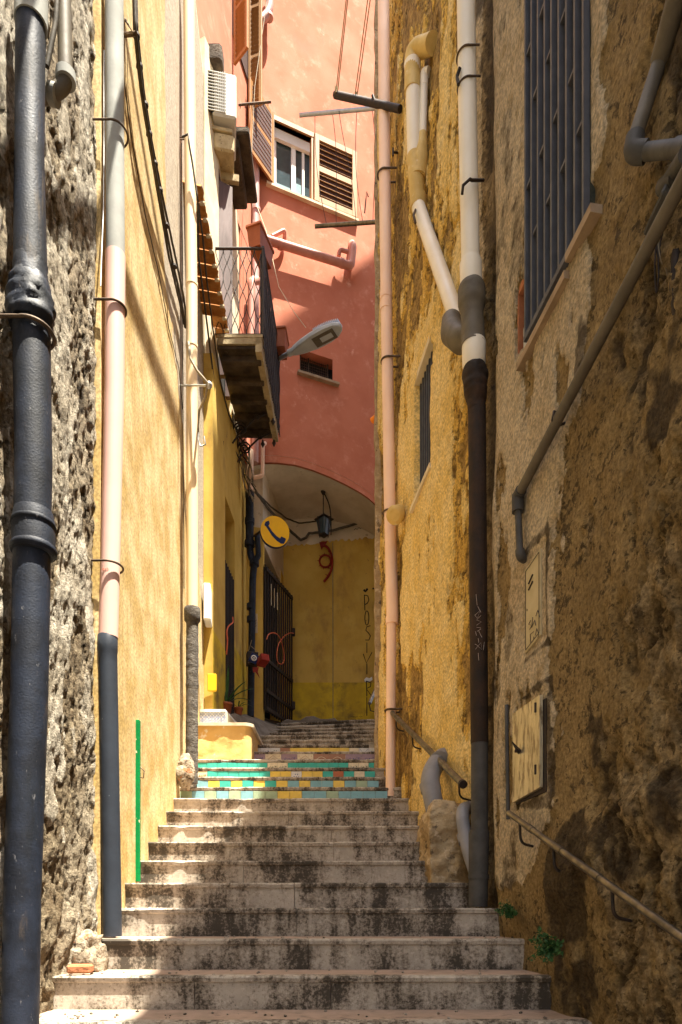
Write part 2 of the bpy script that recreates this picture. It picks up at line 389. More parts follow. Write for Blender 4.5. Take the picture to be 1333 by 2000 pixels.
M_wood = pm('orange_brown_wood', (.36,.175,.06), (.29,.135,.042), scale=9, rough=.5, bs=60, bst=.25, bd=.003, stretch=(1,1,.15))
M_woodl = pm('honey_brown_shutter_wood', (.36,.195,.075), (.30,.155,.055), scale=9, rough=.5, bs=60, bst=.25, bd=.003, stretch=(1,1,.15))
M_white = pm('white_enamel', (.50,.49,.44), (.44,.43,.38), scale=8, rough=.4, bs=40, bst=.06, bd=.003, stains=[((.45,.36,.22), 7, .66, .8, None)])
M_whitem = pm('white_frame_paint', (.78,.78,.75), (.74,.74,.71), scale=8, rough=.4, bs=40, bst=.05, bd=.003)
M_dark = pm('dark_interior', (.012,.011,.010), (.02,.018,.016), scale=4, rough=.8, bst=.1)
M_tilewhite = pm('glazed_white_tile', (.72,.72,.72), (.66,.67,.7), scale=8, rough=.25, bs=40, bst=.05, bd=.002)
M_terr = pm('terracotta_plastic', (.33,.095,.035), (.28,.08,.03), scale=8, rough=.55, bs=40, bst=.12, bd=.003)
M_rooftile = pm('orange_roof_tile', (.50,.235,.07), (.40,.17,.045), scale=10, rough=.85, bs=50, bst=.4, bd=.006, stains=[((.2,.1,.04), 10, .6, .75, None)])
M_redpipe = pm('red_brown_painted_pipe', (.50,.235,.18), (.42,.185,.14), scale=6, rough=.5, bs=50, bst=.15, bd=.003)
M_mauvepipe = pm('mauve_painted_pipe', (.50,.31,.28), (.44,.26,.235), scale=6, rough=.45, bs=50, bst=.15, bd=.003)
M_lamp = pm('grey_lamp_casing', (.40,.43,.44), (.35,.375,.385), scale=6, rough=.4, bs=50, bst=.06, bd=.002)
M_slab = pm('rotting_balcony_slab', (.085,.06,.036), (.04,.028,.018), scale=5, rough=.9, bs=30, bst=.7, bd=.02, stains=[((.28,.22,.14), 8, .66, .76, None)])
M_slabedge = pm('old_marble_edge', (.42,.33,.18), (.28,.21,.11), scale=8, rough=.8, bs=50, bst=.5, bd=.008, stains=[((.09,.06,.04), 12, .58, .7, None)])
M_signy = pm('yellow_sign_enamel', (.85,.50,.02), (.78,.45,.02), scale=5, rough=.35, bst=.05)
M_signb = pm('navy_blue_sign_paint', (.008,.02,.10), (.008,.02,.09), scale=5, rough=.4, bst=.05)
M_redp = pm('dark_red_paint', (.30,.03,.015), (.22,.02,.012), scale=12, rough=.5, bs=60, bst=.3, bd=.004)
M_hose = pm('orange_rubber_hose', (.62,.15,.06), (.55,.12,.05), scale=12, rough=.5, bst=.1)
M_leaf = pm('plant_leaf_green', (.04,.11,.03), (.025,.07,.02), scale=20, rough=.5, bst=.15)
M_black = pm('black_marker_paint', (.018,.015,.012), (.03,.025,.02), scale=30, rough=.7, bst=.1)
M_scratch = pm('scratched_white_paint', (.55,.45,.38), (.45,.36,.3), scale=30, rough=.7, bst=.1)
M_brick = pm('red_brick_rubble', (.42,.17,.08), (.33,.13,.06), scale=14, rough=.9, bs=50, bst=.6, bd=.01)
M_metaldoor = pm('dull_metal_door', (.66,.58,.38), (.5,.43,.27), scale=18, rough=.42, metal=.5, bs=70, bst=.5, bd=.006, stretch=(1,1,.3), stains=[((.26,.20,.12), 34, .50, .62, (1,1,.22))])
M_paneldoor = pm('putty_coloured_panel', (.50,.42,.25), (.43,.355,.2), scale=8, rough=.6, bs=50, bst=.2, bd=.003, stains=[((.3,.23,.12), 12, .6, .75, None)])
M_hbar = pm('silver_aluminium', (.50,.51,.50), (.42,.43,.42), scale=12, rough=.4, metal=.5, bst=.1)
M_orange = pm('orange_plastic', (.85,.25,.02), (.8,.22,.02), scale=8, rough=.45, bst=.05)
def glassmat(name, c, rough=.08):
    m, nt, b, v = newmat(name); b.inputs['Base Color'].default_value = rgba(c)
    b.inputs['Roughness'].default_value = rough; b.inputs['Specular IOR Level'].default_value = .8
    n1 = noise(nt, v, 4, 3, .5); nt.links.new(mixc(nt, ramp(nt, n1, .35, .7), c, tuple(k*1.6 for k in c)), b.inputs['Base Color']); return m
M_glass = glassmat('dark_window_glass', (.035,.055,.065))
M_curtain = pm('frosted_blue_pane', (.20,.33,.36), (.14,.24,.27), scale=60, rough=.3, bst=.1)
def tilemat(name, c):
    return pm(name, c, tuple(k*.82 for k in c), scale=22, rough=.28, bs=50, bst=.12, bd=.003, stains=[((.22,.18,.12), 30, .66, .74, None)])
TM = {k: tilemat('glazed_tile_'+n, c) for k, n, c in (
 ('t','turquoise',(.06,.44,.36)), ('y','yellow',(.76,.56,.10)), ('b','light_blue',(.22,.44,.50)), ('g','sage',(.34,.45,.30)),
 ('c','cream',(.72,.64,.46)), ('o','orange',(.42,.13,.04)), ('w','white',(.66,.66,.64)), ('r','brown',(.36,.19,.11)), ('k','blue_paint',(.02,.05,.22)), ('n','dark_green_paint',(.03,.09,.04)), ('m','mauve',(.34,.24,.28)))}
TMl = list(TM); TMats = [TM[k] for k in TMl]

# ------------------------------------------------------------ ground and stairs (setting)
g = MB(); g.add([(-400,-400,0.02),(400,-400,0.02),(400,400,0.02),(-400,400,0.02)], [(0,1,2,3)])
g.build('ground', M_conc, kind='structure')
stairs = thing('stairs', (0, 4.09, 0), None, None); stairs['kind'] = 'structure'
RISE, RUN = .17, .356
def zk(k): return EYE-.012+(k-3)*RISE
def dk(k): return 4.09+(k-3)*RUN
def step_mesh(k, xl, xr, dl, dr, z, depth, seams, seed, fascia=.0):
    """solid step: riser slabs with uneven worn nosing, running from (xl,dl) to (xr,dr)"""
    rnd = random.Random(seed); mb = MB()
    cuts = [0]+sorted(seams)+[1]
    A = Vector((xl, dl, 0)); B = Vector((xr, dr, 0)); T = (B-A); Lg = T.length; T.normalize(); N = Vector((T.y, -T.x, 0))
    prof = [(0, -RISE-.02), (0, -.036), (.014, -.030), (.018, -.010), (.012, -.001), (-.01, 0), (-.05, 0)]
    for ci, (a, b) in enumerate(zip(cuts, cuts[1:])):
        a0 = a*Lg+(.0018 if a > 0 else 0); b0 = b*Lg-(.0018 if b < 1 else 0)
        n = max(2, int((b0-a0)/.02)); sh = rnd.uniform(-.002, .002); sz = rnd.uniform(-.002, .002); vs = []
        for i in range(n+1):
            s = a0+(b0-a0)*i/n; chip = max(0, vn(np.array([s*9+k*7.]), np.array([k*3.3]), 5)[0]-.72)*.05
            wv = (vn(np.array([s*3.]), np.array([k*1.7]), 9)[0]-.5)*.006
            for o, h in prof:
                top = h > -.035
                vs.append(A+T*s+N*(o+sh+wv*.5-(chip if top else 0))+Vector((0, 0, z+h+sz-(chip*.6 if top and o > 0 else 0))))
        m = len(prof)
        fs = [[i*m+j, (i+1)*m+j, (i+1)*m+j+1, i*m+j+1] for i in range(n) for j in range(m-1)]
        mb.add(vs, fs, 0, False)
        mb.add([vs[j] for j in range(m)]+[A+T*a0-N*.06+Vector((0,0,z-RISE))], [list(range(m+1))], 0)
        mb.add([vs[n*m+j] for j in range(m)]+[A+T*b0-N*.06+Vector((0,0,z-RISE))], [list(range(m+1))[::-1]], 0)
    # body and brick tread
    a3, b3 = A-N*.04, B-N*.04
    q = [a3, b3, b3-N*depth, a3-N*depth]
    zt = z-.003
    mb.add([Vector((p.x, p.y, zt)) for p in q]+[Vector((p.x, p.y, z-RISE-.03)) for p in q], [(0,1,2,3),(4,7,6,5),(0,4,5,1),(1,5,6,2),(2,6,7,3),(3,7,4,0)], 1)
    return mb
SEAMS = {0:[.30,.62],1:[.28,.55],2:[.15,.50],3:[.48],4:[.48],5:[.33,.66],6:[.4,.62],7:[.21,.63],8:[.48,.8],9:[.12,.5],10:[.3,.7]}
EX = {0:(-1.75,1.35),1:(-1.46,1.10)}
def tile_row(st, y, z0, z1, x0, x1, seq, deco=None, w=None):
    tb = MB(); n = len(seq); W = (x1-x0)/n
    for i, c in enumerate(seq):
        if c == ' ': continue
        xa = x0+i*W+.0015; xb = x0+(i+1)*W-.0015; yo = random.uniform(-.0012, .0012)
        tb.box(((xa+xb)/2, y+.004+yo, (z0+z1)/2), (xb-xa, .012, z1-z0-.003), mi=TMl.index(c), bev=.0015)
        if deco and i in deco:
            kind, ink = deco[i]; cx = (xa+xb)/2; cz = (z0+z1)/2; ii = TMl.index(ink); yy = y-.0035+yo; hh = (z1-z0)/2
            def dot(px, pz, r): tb.tube([(px, yy+.001, pz), (px, yy-.0012, pz)], r, 8, ii)
            def st_(pts, r=.002): tb.tube([(cx+p*W*.42, yy, cz+q*hh*.8) for p, q in pts], r, 4, ii)
            if kind == 'flower':
                for t in range(6): dot(cx+math.cos(t)*W*.22, cz+math.sin(t)*hh*.5, .006)
                dot(cx, cz, .008)
            elif kind == 'vine':
                st_([(-1,-.4),(-.5,.5),(0,-.2),(.5,.6),(1,-.1)]); 
                for p, q in ((-.6,.1),(0,.3),(.5,0),(-.2,-.6),(.8,.5)): dot(cx+p*W*.42, cz+q*hh*.7, .006)
            elif kind == 'arch':
                for rr in (.9,.6,.3): st_([(rr*math.cos(a), -.8+1.6*rr*math.sin(a)) for a in np.linspace(0.05, 3.09, 9)], .0028)
            elif kind == 'cross':
                st_([(-1,1),(0,-.2),(1,1)]); st_([(-1,-.9),(1,-.9)])
            elif kind == 'diamond':
                st_([(-.9,0),(0,.95),(.9,0),(0,-.95),(-.9,0)], .0028); st_([(-.4,0),(0,.45),(.4,0),(0,-.45),(-.4,0)], .0028); dot(cx, cz, .006)
                for p in (-.9,.9):
                    for q in (-.8,.8): dot(cx+p*W*.42, cz+q*hh*.8, .005)
    return tb.build('tile_row', TMats, st)
for k in range(-8, 16):
    d = dk(k); xl = XL(d)-.02; xr = XR(d)+.02
    if k in EX: xl, xr = EX[k]
    if k < 0: xl, xr = -1.75, XR(d)+.15
    if k > 12: xl = XL(d)+.0
    st = step_mesh(k, xl, xr, d, d, zk(k), RUN+.06, SEAMS.get(k, [.35,.7]), k+50).build('step', [M_stone, M_tread], stairs)
    D = {}
    z1 = zk(k)-.040; z0 = zk(k-1)+.002; x0 = (352-CX)/F*d; x1 = (757-CX)/F*d
    if k == 10: tile_row(st, d-.008, z0, z1, x0, x1, 'gbgbgbggyybbgbbbb')
    if k == 11: tile_row(st, d-.008, z0, z1, (385-CX)/F*d, (740-CX)/F*d, 'bytytytybybbybgb')
    if k == 12: tile_row(st, d-.008, z0, z1, (385-CX)/F*d, (733-CX)/F*d, 'cttttttyywyytotct'[:17], {9:('flower','k'), 0:('vine','o')})
    if k == 13: tile_row(st, d-.008, z0, z1, (385-CX)/F*d, (740-CX)/F*d, 'tttttttccttttttcct', {7:('vine','n'),8:('vine','n'),15:('vine','n'),16:('vine','n')})
    if k == 14: tile_row(st, d-.008, z0-.01, z1+.012, (487-CX)/F*d, (738-CX)/F*d, 'mcmcrrmm', {0:('vine','k'),1:('diamond','r'),2:('vine','k'),3:('diamond','r'),4:('arch','c'),5:('arch','c'),6:('vine','k'),7:('vine','k')})
    if k == 15:
        tile_row(st, d-.008, z0, z1, (490-CX)/F*d, (740-CX)/F*d, 'wwwryyyyyycww', {0:('flower','k'),1:('vine','k'),2:('flower','n'),11:('cross','k'),12:('vine','n')})
# the fan of upper steps turning to the right
fan = [(16, 8.85, 8.70), (17, 9.3, 9.12), (18, 9.85, 9.55), (19, 10.35, 9.95), (20, 10.85, 10.3), (21, 11.3, 10.7)]
for k, l, r in fan:
    st = step_mesh(k, -1.9, 1.5, l-(r-l)*(-.12), r, zk(k), 3.4-.42*(k-16), [.3,.5,.72], k+50).build('step', [M_stone, M_tread], stairs)
    if k == 16:
        tb = MB()
        for i in range(15):
            xa = -1.13+i*.12; t = (xa+1.9)/3.4; yy = 8.868+(r-8.868)*t
            tb.box((xa+.058, yy-.005, zk(k)-.103), (.115, .012, .12), mi=TMl.index('t'), bev=.0015)
        tb.build('tile_row', TMats, st)

# ------------------------------------------------------------ right hand walls
W1 = (2.99, 3.63, 3.07, 6.6); W2 = (5.43, 5.95, 3.60, 4.66); SL = (3.665, 3.80, 3.12, 3.50)
def rect(d, h, r, e=.004): return ss(r[0]-e, r[0]+e, d)*(1-ss(r[1]-e, r[1]+e, d))*ss(r[2]-e, r[2]+e, h)*(1-ss(r[3]-e, r[3]+e, h))
def f_near(d, h, U):
    wob = (fbm(d*2, h*1.6, 4, 3)-.5)
    big = fbm(d*1.5, h*1.3, 5, 11); med = fbm(d*5, h*4, 5, 21); fine = fbm(d*17, h*12, 4, 31, .6); vf = fbm(d*38, h*24, 3, 33, .6); pit3 = ss(.55, .64, fbm(d*19, h*9, 5, 35, .6))
    rg = fbm(d*3.2, h*2.6, 5, 41, .55, True); cell = worley(d*6, h*5, 8)
    # plaster limits depend on the height
    lo = np.interp(h, [-1, .1, .5, 2.2, 2.7, 3.6, 6, 8], [3.9, 3.75, 3.42, 3.30, 3.05, 2.86, 2.70, 2.6])
    pl = ss(-.025, .025, d+wob*.45+.35*(fbm(d*6, h*3.5, 6, 79, .62)-.5)-lo)
    pl = pl*(1-.95*ss(.0, .25, .18-h+wob*1.2))
    pl = pl*(1-.6*ss(.60, .68, fbm(d*2.6, h*1.3, 5, 77))*ss(3.0, 3.4, h))*(1-.95*ss(.60, .63, fbm(d*5, h*1.7, 6, 78, .6)))
    # cracked strip behind the iron pipe
    crack = np.exp(-((d-4.27+wob*.12)/.11)**2)
    strip = ss(-.10, .10, d+wob*.4+.3*(fbm(d*5, h*3, 5, 80, .6)-.5)-(lo-.30))*(1-pl)      # smoother brown stone strip
    rock = (1-pl)*(1-strip)
    disp = pl*(.022+.010*(med-.5)+.005*(fine-.5)+.004*(vf-.5))
    disp += strip*(.014*(med-.5)+.010*(fine-.5)+.008*(vf-.5))
    pit = ss(.62, .80, fbm(d*7, h*4.5, 4, 91))
    pit2 = (ss(.64, .72, fbm(d*3.1+4, h*2.4, 3, 191)))
    sp = ss(.53, .57, fbm(d*2.4, h*1.2, 6, 301)); q_ = 1-.75*sp
    disp += rock*(.060*(big-.5)+.022*(rg-.6)*q_+.030*(med-.5)*q_+.040*(fine-.5)*q_+.034*(vf-.5)*q_-.022*pit-.035*pit2-.030*pit3*q_+.012*sp)
    low = ss(.6, -.1, h) if False else 1-ss(-.1, .7, h)
    disp += low*(1-pl)*(.06*(big-.35)+.015*(rg-.5))
    # boulder bulges beside the handrail
    for bd, bh, br, ba in ((2.95, .22, .26, .10), (2.55, .38, .25, .12), (3.25, .10, .18, .06), (2.9, -.35, .3, .05)):
        rr = ((d-bd)/br)**2+((h-bh)/(br*.55))**2; disp += .6*ba*np.exp(-rr*1.2)
    disp -= crack*(.05+.04*(med-.3))*(1-ss(7.5, 8, h))
    far = ss(4.40, 4.5, d); disp += far*(.01*(med-.5))
    R_ = pl*(1-crack*1.2); G_ = strip*.9+rock*(ss(.5, .62, big)*.4+.8*sp)+(1-pl)*.2
    B_ = rock*(.12+ss(.55, .75, fbm(d*3, h*2, 4, 61))*.75+pit*.3+pit2*.3+pit3*.30*q_)+crack*.8*med*1.3+pl*(ss(.62,.72, fbm(d*4, h*2.2, 5, 71))*.55)+strip*.2
    halo = rect(d, h, (W1[0]-.18, W1[1]+.02, 2.3, 3.2), .08)
    B_ = B_+halo*.12
    for r in (W1,): 
        wv = rect(d, h, r); disp = disp*(1-wv)-wv*.30; B_ = B_*(1-wv)+wv*1.2  # opening darkened in the mask as well as recessed
    wv = rect(d, h, SL); disp = disp*(1-wv)-wv*.16; B_ = B_*(1-wv)+wv*.8
    # patched surrounds of the two meter doors
    for r in ((3.456, 3.667, 1.39, 1.86), (3.44, 3.78, .60, 1.09)):
        z = rect(d, h, (r[0]-.03, r[1]+.01, r[2]-.02, r[3]+.05), .012); disp = disp*(1-z)+z*.012
        z2 = rect(d+wob*.12, h+wob*.2, (r[0]-.07, r[1]+.01, r[2]-.07, r[3]+.08), .015)*(1-z); B_ = B_+z2*.62
    return disp, R_, G_, np.clip(B_, 0, 1.3)
def f_far(d, h, U):
    wob = (fbm(d*2, h*1.2, 4, 13)-.5); a = fbm(d*2.0, h*.8, 7, 17, .60); b = fbm(d*4.5, h*2.2, 6, 27, .58); fine = fbm(d*15, h*12, 4, 37, .6)
    rg = fbm(d*2.6, h*1.1, 5, 67, .55, True)
    zone = .10*rect(d, h, (5.0, 6.4, .9, 5.2), .4)+.07*rect(d, h, (5.0,7.4,-.5,3.4), .5)-.05*ss(6.0, 8, h)
    b2 = fbm(d*11, h*4.5, 5, 29, .6); pl = ss(.500, .508, a+.36*(b-.5)+.22*(b2-.5)+.8*zone)
    co = ss(.405, .413, a+.36*(b-.5)+.20*(b2-.5)+.5*zone)
    surr = rect(d+wob*.1, h+wob*.15, (W2[0]-.22, W2[1]+.14, W2[2]-.35, W2[3]+.3), .03)
    pl = np.maximum(pl, surr)
    disp = .016*co+.014*pl+.006*surr+.018*(b-.5)+.010*(b2-.5)+.010*(fine-.5)*(1-.6*pl)+.05*(fbm(d*.9, h*.5, 2, 5)-.5)
    ch = ss(.60, .66, fbm(d*8, h*4.0, 5, 47))*(1-.5*pl); disp -= ch*.016*(1-surr)
    cr = ss(.84, .90, rg)*(1-surr)
    R_ = pl; G_ = co; B_ = ss(.61, .69, fbm(d*6, h*2.0, 6, 57, .62))*.6*(1-.5*pl)+ch*.38+cr*.45
    near_crack = 1-ss(4.50, 4.62, d+wob*.1); B_ = B_+near_crack*.35; disp -= near_crack*.02+cr*.006
    B_ = B_*(1-surr*.9)
    wv = rect(d, h, W2); disp = disp*(1-wv)-wv*.16; B_ = B_*(1-wv)+wv*1.3
    base_h = (d-4.09)*RISE/RUN; B_ = B_+.25*(1-ss(.05, .5, h-base_h+wob*.4))
    return disp, R_, G_, np.clip(B_, 0, 1.3)
def ROOF(d): return EYE+np.interp(d, [-4, 2.5, 4.3, 5.2, 5.7, 6.35, 7.6], [10.6, 10.0, 8.7, 8.1, 8.1, 8.8, 10.6])  # unseen wall tops, dipped to let sun onto the left of the steps
def f_plain(d, h, U): z = fbm(d*1.5, h*1.5, 5, 3); return .06*(z-.5), ss(.5,.6,z), 1+0*z, .3+0*z
rn = thing('masonry_house', (XR(3.4), 3.4, 0), 'rough tuff house front with a big barred window, nearest on the right', 'house')
sheet('wall', (XR(2.05), 2.05), (XR(4.46), 4.46), -.1, 12.0, .0125, f_near, M_rock, -1, parent=rn, vstep=.0145, trim=ROOF)
sheet('side_wall', (XR(-4), -4), (XR(2.05), 2.05), -.1, 12.0, .12, f_plain, M_rock, -1, parent=rn, trim=ROOF)
rf = thing('ochre_house', (XR(6), 6.0, 0), 'ochre house front with peeling plaster and a small barred window, beyond the rusty iron drainpipe', 'house')
sheet('wall', (XR(4.46), 4.46), (XR(7.55), 7.55), -.1, 12.3, .016, f_far, M_right, -1, parent=rf, vstep=.022, trim=ROOF)
def houseblock(parent, pts, z0, z1, mat, name='wall'):
    mb = MB(); mb.prism([(p[0], p[1], z0) for p in pts], (0, 0, z1-z0)); return mb.build(name, mat, parent)
houseblock(rf, [(XR(5.0)+.36, 4.5), (9, 4.5), (9, 7.5), (XR(7.5)+.36, 7.5)], 0, 10.1, M_right, 'house_body')
houseblock(rn, [(XR(2)+.36, -4), (9, -4), (9, 4.49), (XR(4.5)+.42, 4.49)], 0, 11.0, M_right, 'house_body')
houseblock(rf, [(1.45, 5.62), (9, 5.62), (9, 7.9), (1.45, 7.9)], 10.0, 21.5, M_right, 'shade_storey')  # unseen storey added to shade the ochre wall under the balcony
tb_ = thing('shade_house', (2.2, 8.5, 0), 'unseen tall house block, shaped to shade the red house and passage', 'house')
houseblock(tb_, [(1.3, 7.95), (4.3, 10.42), (9, 10.42), (9, 7.91), (1.3, 7.91)], 0, 23.0, M_right)  # unseen block, roof edge set to cast the diagonal shadow on the red house
# end pilaster of the right wall (the pale vertical strip left of the salmon pipe)
q = MB(); pts = densify([(XR(7.62)-.02, 7.62, 2.9), (XR(7.62)-.02, 7.62, 12.3)], .12); rnd = random.Random(3)
sec = []; 
for i, p in enumerate(pts):
    j = rnd.uniform(-.006, .006); sec += [Vector((p.x-.035+j, 7.56, p.z)), Vector((p.x-.035+j*1.5, 7.70, p.z)), Vector((p.x+.4, 7.70, p.z)), Vector((p.x+.4, 7.56, p.z))]
fs = [[i*4+a, i*4+(a+1)%4, (i+1)*4+(a+1)%4, (i+1)*4+a] for i in range(len(pts)-1) for a in range(4)]
q.add(sec, fs+[[0,3,2,1],[len(sec)-4,len(sec)-3,len(sec)-2,len(sec)-1]], 0); q.build('corner_pilaster', M_kerbstone, rf)
hb = MB(); hb.box((XR(7.6)+.2, 7.6, 1.5), (.44, .2, 2.9)); hb.build('corner_foot', M_kerbstone, rf)

# ------------------------------------------------------------ left hand walls
def f_lrough(d, h, U):
    big = fbm(d*1.7, h*1.0, 5, 111); med = fbm(d*6, h*4, 5, 121); fine = fbm(d*22, h*7, 5, 131, .65); vf = fbm(d*42, h*18, 3, 133, .6); rg = fbm(d*4, h*2.2, 5, 141, .55, True)
    pl = ss(.51, .53, fbm(d*3.2+3, h*1.2, 6, 151, .58)+.10*ss(4.2, 1.5, h)*0)
    pit = ss(.56, .64, fbm(d*22, h*6, 5, 161, .62)); cell = worley(d*9, h*7, 4)
    up = ss(2.8, 4.2, h)                                   # grain gets calmer towards the top
    disp = .035*(big-.5)+(1-.25*up)*(1-.35*pl)*(.018*(rg-.55)+.022*(med-.5)+.042*(fine-.5)-.014*pit+.022*(vf-.5))+pl*.008
    disp += .05*ss(.5, -.3, h)*0
    low = 1-ss(.05, .6, h+.3*(big-.5)); disp += low*(.04*(big-.4)+.02*(cell-.4))
    # groove between the big pipe and the wall's left part
    R_ = pl; G_ = ss(.48, .56, big); B_ = pit*.4*(1-pl)+ss(.60, .68, fbm(d*4, h*1.6, 6, 171, .6))*.45*(1-.3*up)
    return disp, R_, G_, np.clip(B_, 0, 1.2)
def f_left(d, h, U):
    a = fbm(d*.8, h*.5, 3, 201); b = fbm(d*4, h*3, 4, 211); disp = .014*(a-.5)+.003*(b-.5)
    top = ss(0, .25, (h-4.9)-(d-5.4)*(-1.1)+.5*(b-.5)) * ss(4.9,5.3,d)
    greyp = ss(0, .12, d-5.75+(7.2-h)*.0+.25*(b-.5))*ss(4.9, 5.2, h+.4*(b-.5)-(6.5-d)*.8)
    disp += -.006*greyp
    base_h = (d-4.09)*RISE/RUN; low = 1-ss(.02, .30, h-base_h+.25*(b-.5)); 
    flake = ss(.70, .74, fbm(d*6, h*5, 5, 221))
    R_ = (1-greyp)*(1-low*.4); G_ = (1-.8*flake*low)*(1-greyp)
    B_ = greyp*.42+low*.25*ss(.5,.6,b)
    return disp, R_, G_, B_
ln = thing('rendered_house', (-1.5, 3, 0), 'crumbling grey rendered house front behind the big black drainpipe', 'house')
sheet('wall', (-1.47, 2.3), (-1.437, 3.875), -.2, 9.6, .0105, f_lrough, M_lrock, 1, parent=ln, vstep=.0135, back=.4)
sheet('side_wall', (-1.46, -4), (-1.46, 2.3), -.2, 9.6, .12, f_plain, M_lrock, 1, parent=ln)
ly = thing('yellow_house', (-1.5, 5, 0), 'smooth sunlit yellow house front carrying the strapped cable bundle', 'house')
sheet('wall', (XL(3.87), 3.87), (XL(8.3), 8.3), -.1, EYE+10.4, .03, f_left, M_yellow, 1, parent=ly)
houseblock(ly, [(XL(3.9)-.36, 3.9), (-9, 3.8), (-9, 8.3), (XL(8.3)-.36, 8.3)], 0, EYE+10.3, M_yellow, 'house_body')
houseblock(ln, [(-1.9, -4), (-9, -4), (-9, 3.75), (-1.92, 3.75)], 0, 9.5, M_lrock, 'house_body')
# rubble: loose brick bits at the foot of the grey wall
for nm, (px, py, d, s, m, lb) in {'a': (157, 1892, 3.42, (.12,.08,.045), M_brick, 'broken red brick lying on the second step below the grey wall'),
        'b': (150, 1828, 3.64, (.05,.06,.06), M_brick, 'small red brick stub on top of the broken masonry stump'),
        'c': (135, 1850, 3.50, (.13,.10,.07), M_lrock2 if False else M_stone, 'pale rubble stone at the foot of the grey wall')}.items():
    if nm == 'c': continue
    mb = MB(); p = P(px, py, d); mb.box(p, s, Matrix.Rotation(.1, 3, 'Z'), bev=.012)
    mb.build('brick' if m is M_brick else 'rubble_stone', m, base=p, label=lb, cat='brick' if m is M_brick else 'stone')

mb = MB(); cs = Vector((-1.41, 3.64, EYE-.27)); mb.ball(cs, .125, seg=40, rings=30, sc=(.72, .85, 1.0))
for i, v_ in enumerate(mb.v):
    v_ = Vector(v_); q_ = v_-cs; q_ = Vector([math.copysign(abs(k)**.7*.15**.3, k) for k in q_]); nz = fbm(np.array([v_.x*17+v_.y*13]), np.array([v_.z*16]), 5, 4, .6)[0]-.5; mb.v[i] = tuple(cs+q_*.9*(1+nz*.95))
M_rubble = pm('crumbling_pale_mortar', (.42,.36,.27), (.28,.22,.15), scale=20, rough=.95, bs=60, bst=1, bd=.02, stains=[((.10,.07,.05), 22, .56, .64, None), ((.40,.17,.08), 9, .60, .63, None)])
mb.build('masonry_stump', M_rubble, base=cs, label='stump of broken pale masonry at the foot of the grey wall by the second step', cat='masonry')
# balcony house (pale, ochre below) between the yellow front and the passage
bh = thing('balcony_house', (-1.6, 9.3, 0), 'ochre and cream house with a balcony, seen past the yellow front', 'house')
OX = lambda d: -1.60+(d-8.3)*.048
def quadwall(parent, name, A, B, z0, z1, mat, th=.25, side=1):
    A = Vector((A[0], A[1], z0)); B = Vector((B[0], B[1], z0)); t = (B-A).normalized(); n = Vector((t.y, -t.x, 0))
    if n.x*side < 0: n = -n
    mb = MB(); mb.prism([A, B, B-n*th, A-n*th], (0, 0, z1-z0)); return mb.build(name, mat, parent)
# lower ochre wall with a doorway (d 9.15..9.75)
quadwall(bh, 'wall', (OX(8.3), 8.3), (OX(9.0), 9.0), 2, EYE+6.9, M_ochre)
quadwall(bh, 'wall', (OX(9.62), 9.62), (OX(10.5), 10.5), 2, EYE+6.9, M_ochre)
quadwall(bh, 'wall', (OX(9.0), 9.0), (OX(9.62), 9.62), EYE+5.55, EYE+6.9, M_ochre)
quadwall(bh, 'doorway_dark_sheet', (OX(9.0)-.26, 8.98), (OX(9.62)-.26, 9.64), 2, EYE+5.6, M_dark, th=.1)  # near-black sheet standing in for the unlit depth of the doorway
quadwall(bh, 'dado', (OX(8.3)+.004, 8.3), (OX(9.0)+.004, 9.0), 2, EYE+3.45, M_ochre_dado, th=.03)
quadwall(bh, 'dado', (OX(9.62)+.004, 9.62), (OX(10.5)+.004, 10.5), 2, EYE+3.75, M_ochre_dado, th=.03)
# upper cream wall with the balcony door (d 8.5..9.3, h 7.2..9.7)
quadwall(bh, 'upper_wall', (OX(8.3)-.10, 8.3), (OX(8.62), 8.62), EYE+6.9, EYE+10.85, M_pale)
quadwall(bh, 'upper_wall', (OX(9.45), 9.45), (OX(10.5), 10.5), EYE+6.9, EYE+10.2, M_pale)
quadwall(bh, 'upper_wall', (OX(8.62), 8.62), (OX(9.45), 9.45), EYE+9.55, EYE+10.2, M_pale)
houseblock(bh, [(-1.95, 8.32), (-9, 8.32), (-9, 10.4), (-1.95, 10.4)], 0, EYE+10.1, M_pale, 'house_body')
M_darkwood = pm('dark_mauve_wood', (.10,.055,.05), (.07,.04,.036), scale=9, rough=.6, stretch=(1,1,.2))
# ------------------------------------------------------------ red house across the end
rh = thing('red_house', (-.6, 10.8, 0), 'terracotta red house closing the lane above a low vaulted passage', 'house')
def arc_y(px):
    return np.interp(px, [480, 497, 515, 540, 575, 610, 645, 680, 705, 725, 738, 741, 760], [912, 906, 903, 903, 907, 917, 931, 948, 962, 976, 990, 1400, 1400])
FRn = Vector((.371, -.928, 0)); FRt = Vector((.928, .371, 0))
def redwall():
    mb = MB(); cols = [480]+list(range(497, 738, 10))+[738, 742, 760, 800, 900]
    holes = [(535, 612), (585, 662)]
    top = EYE+17
    pts = [(c, PF(c, arc_y(c))) for c in cols]
    return pts, top
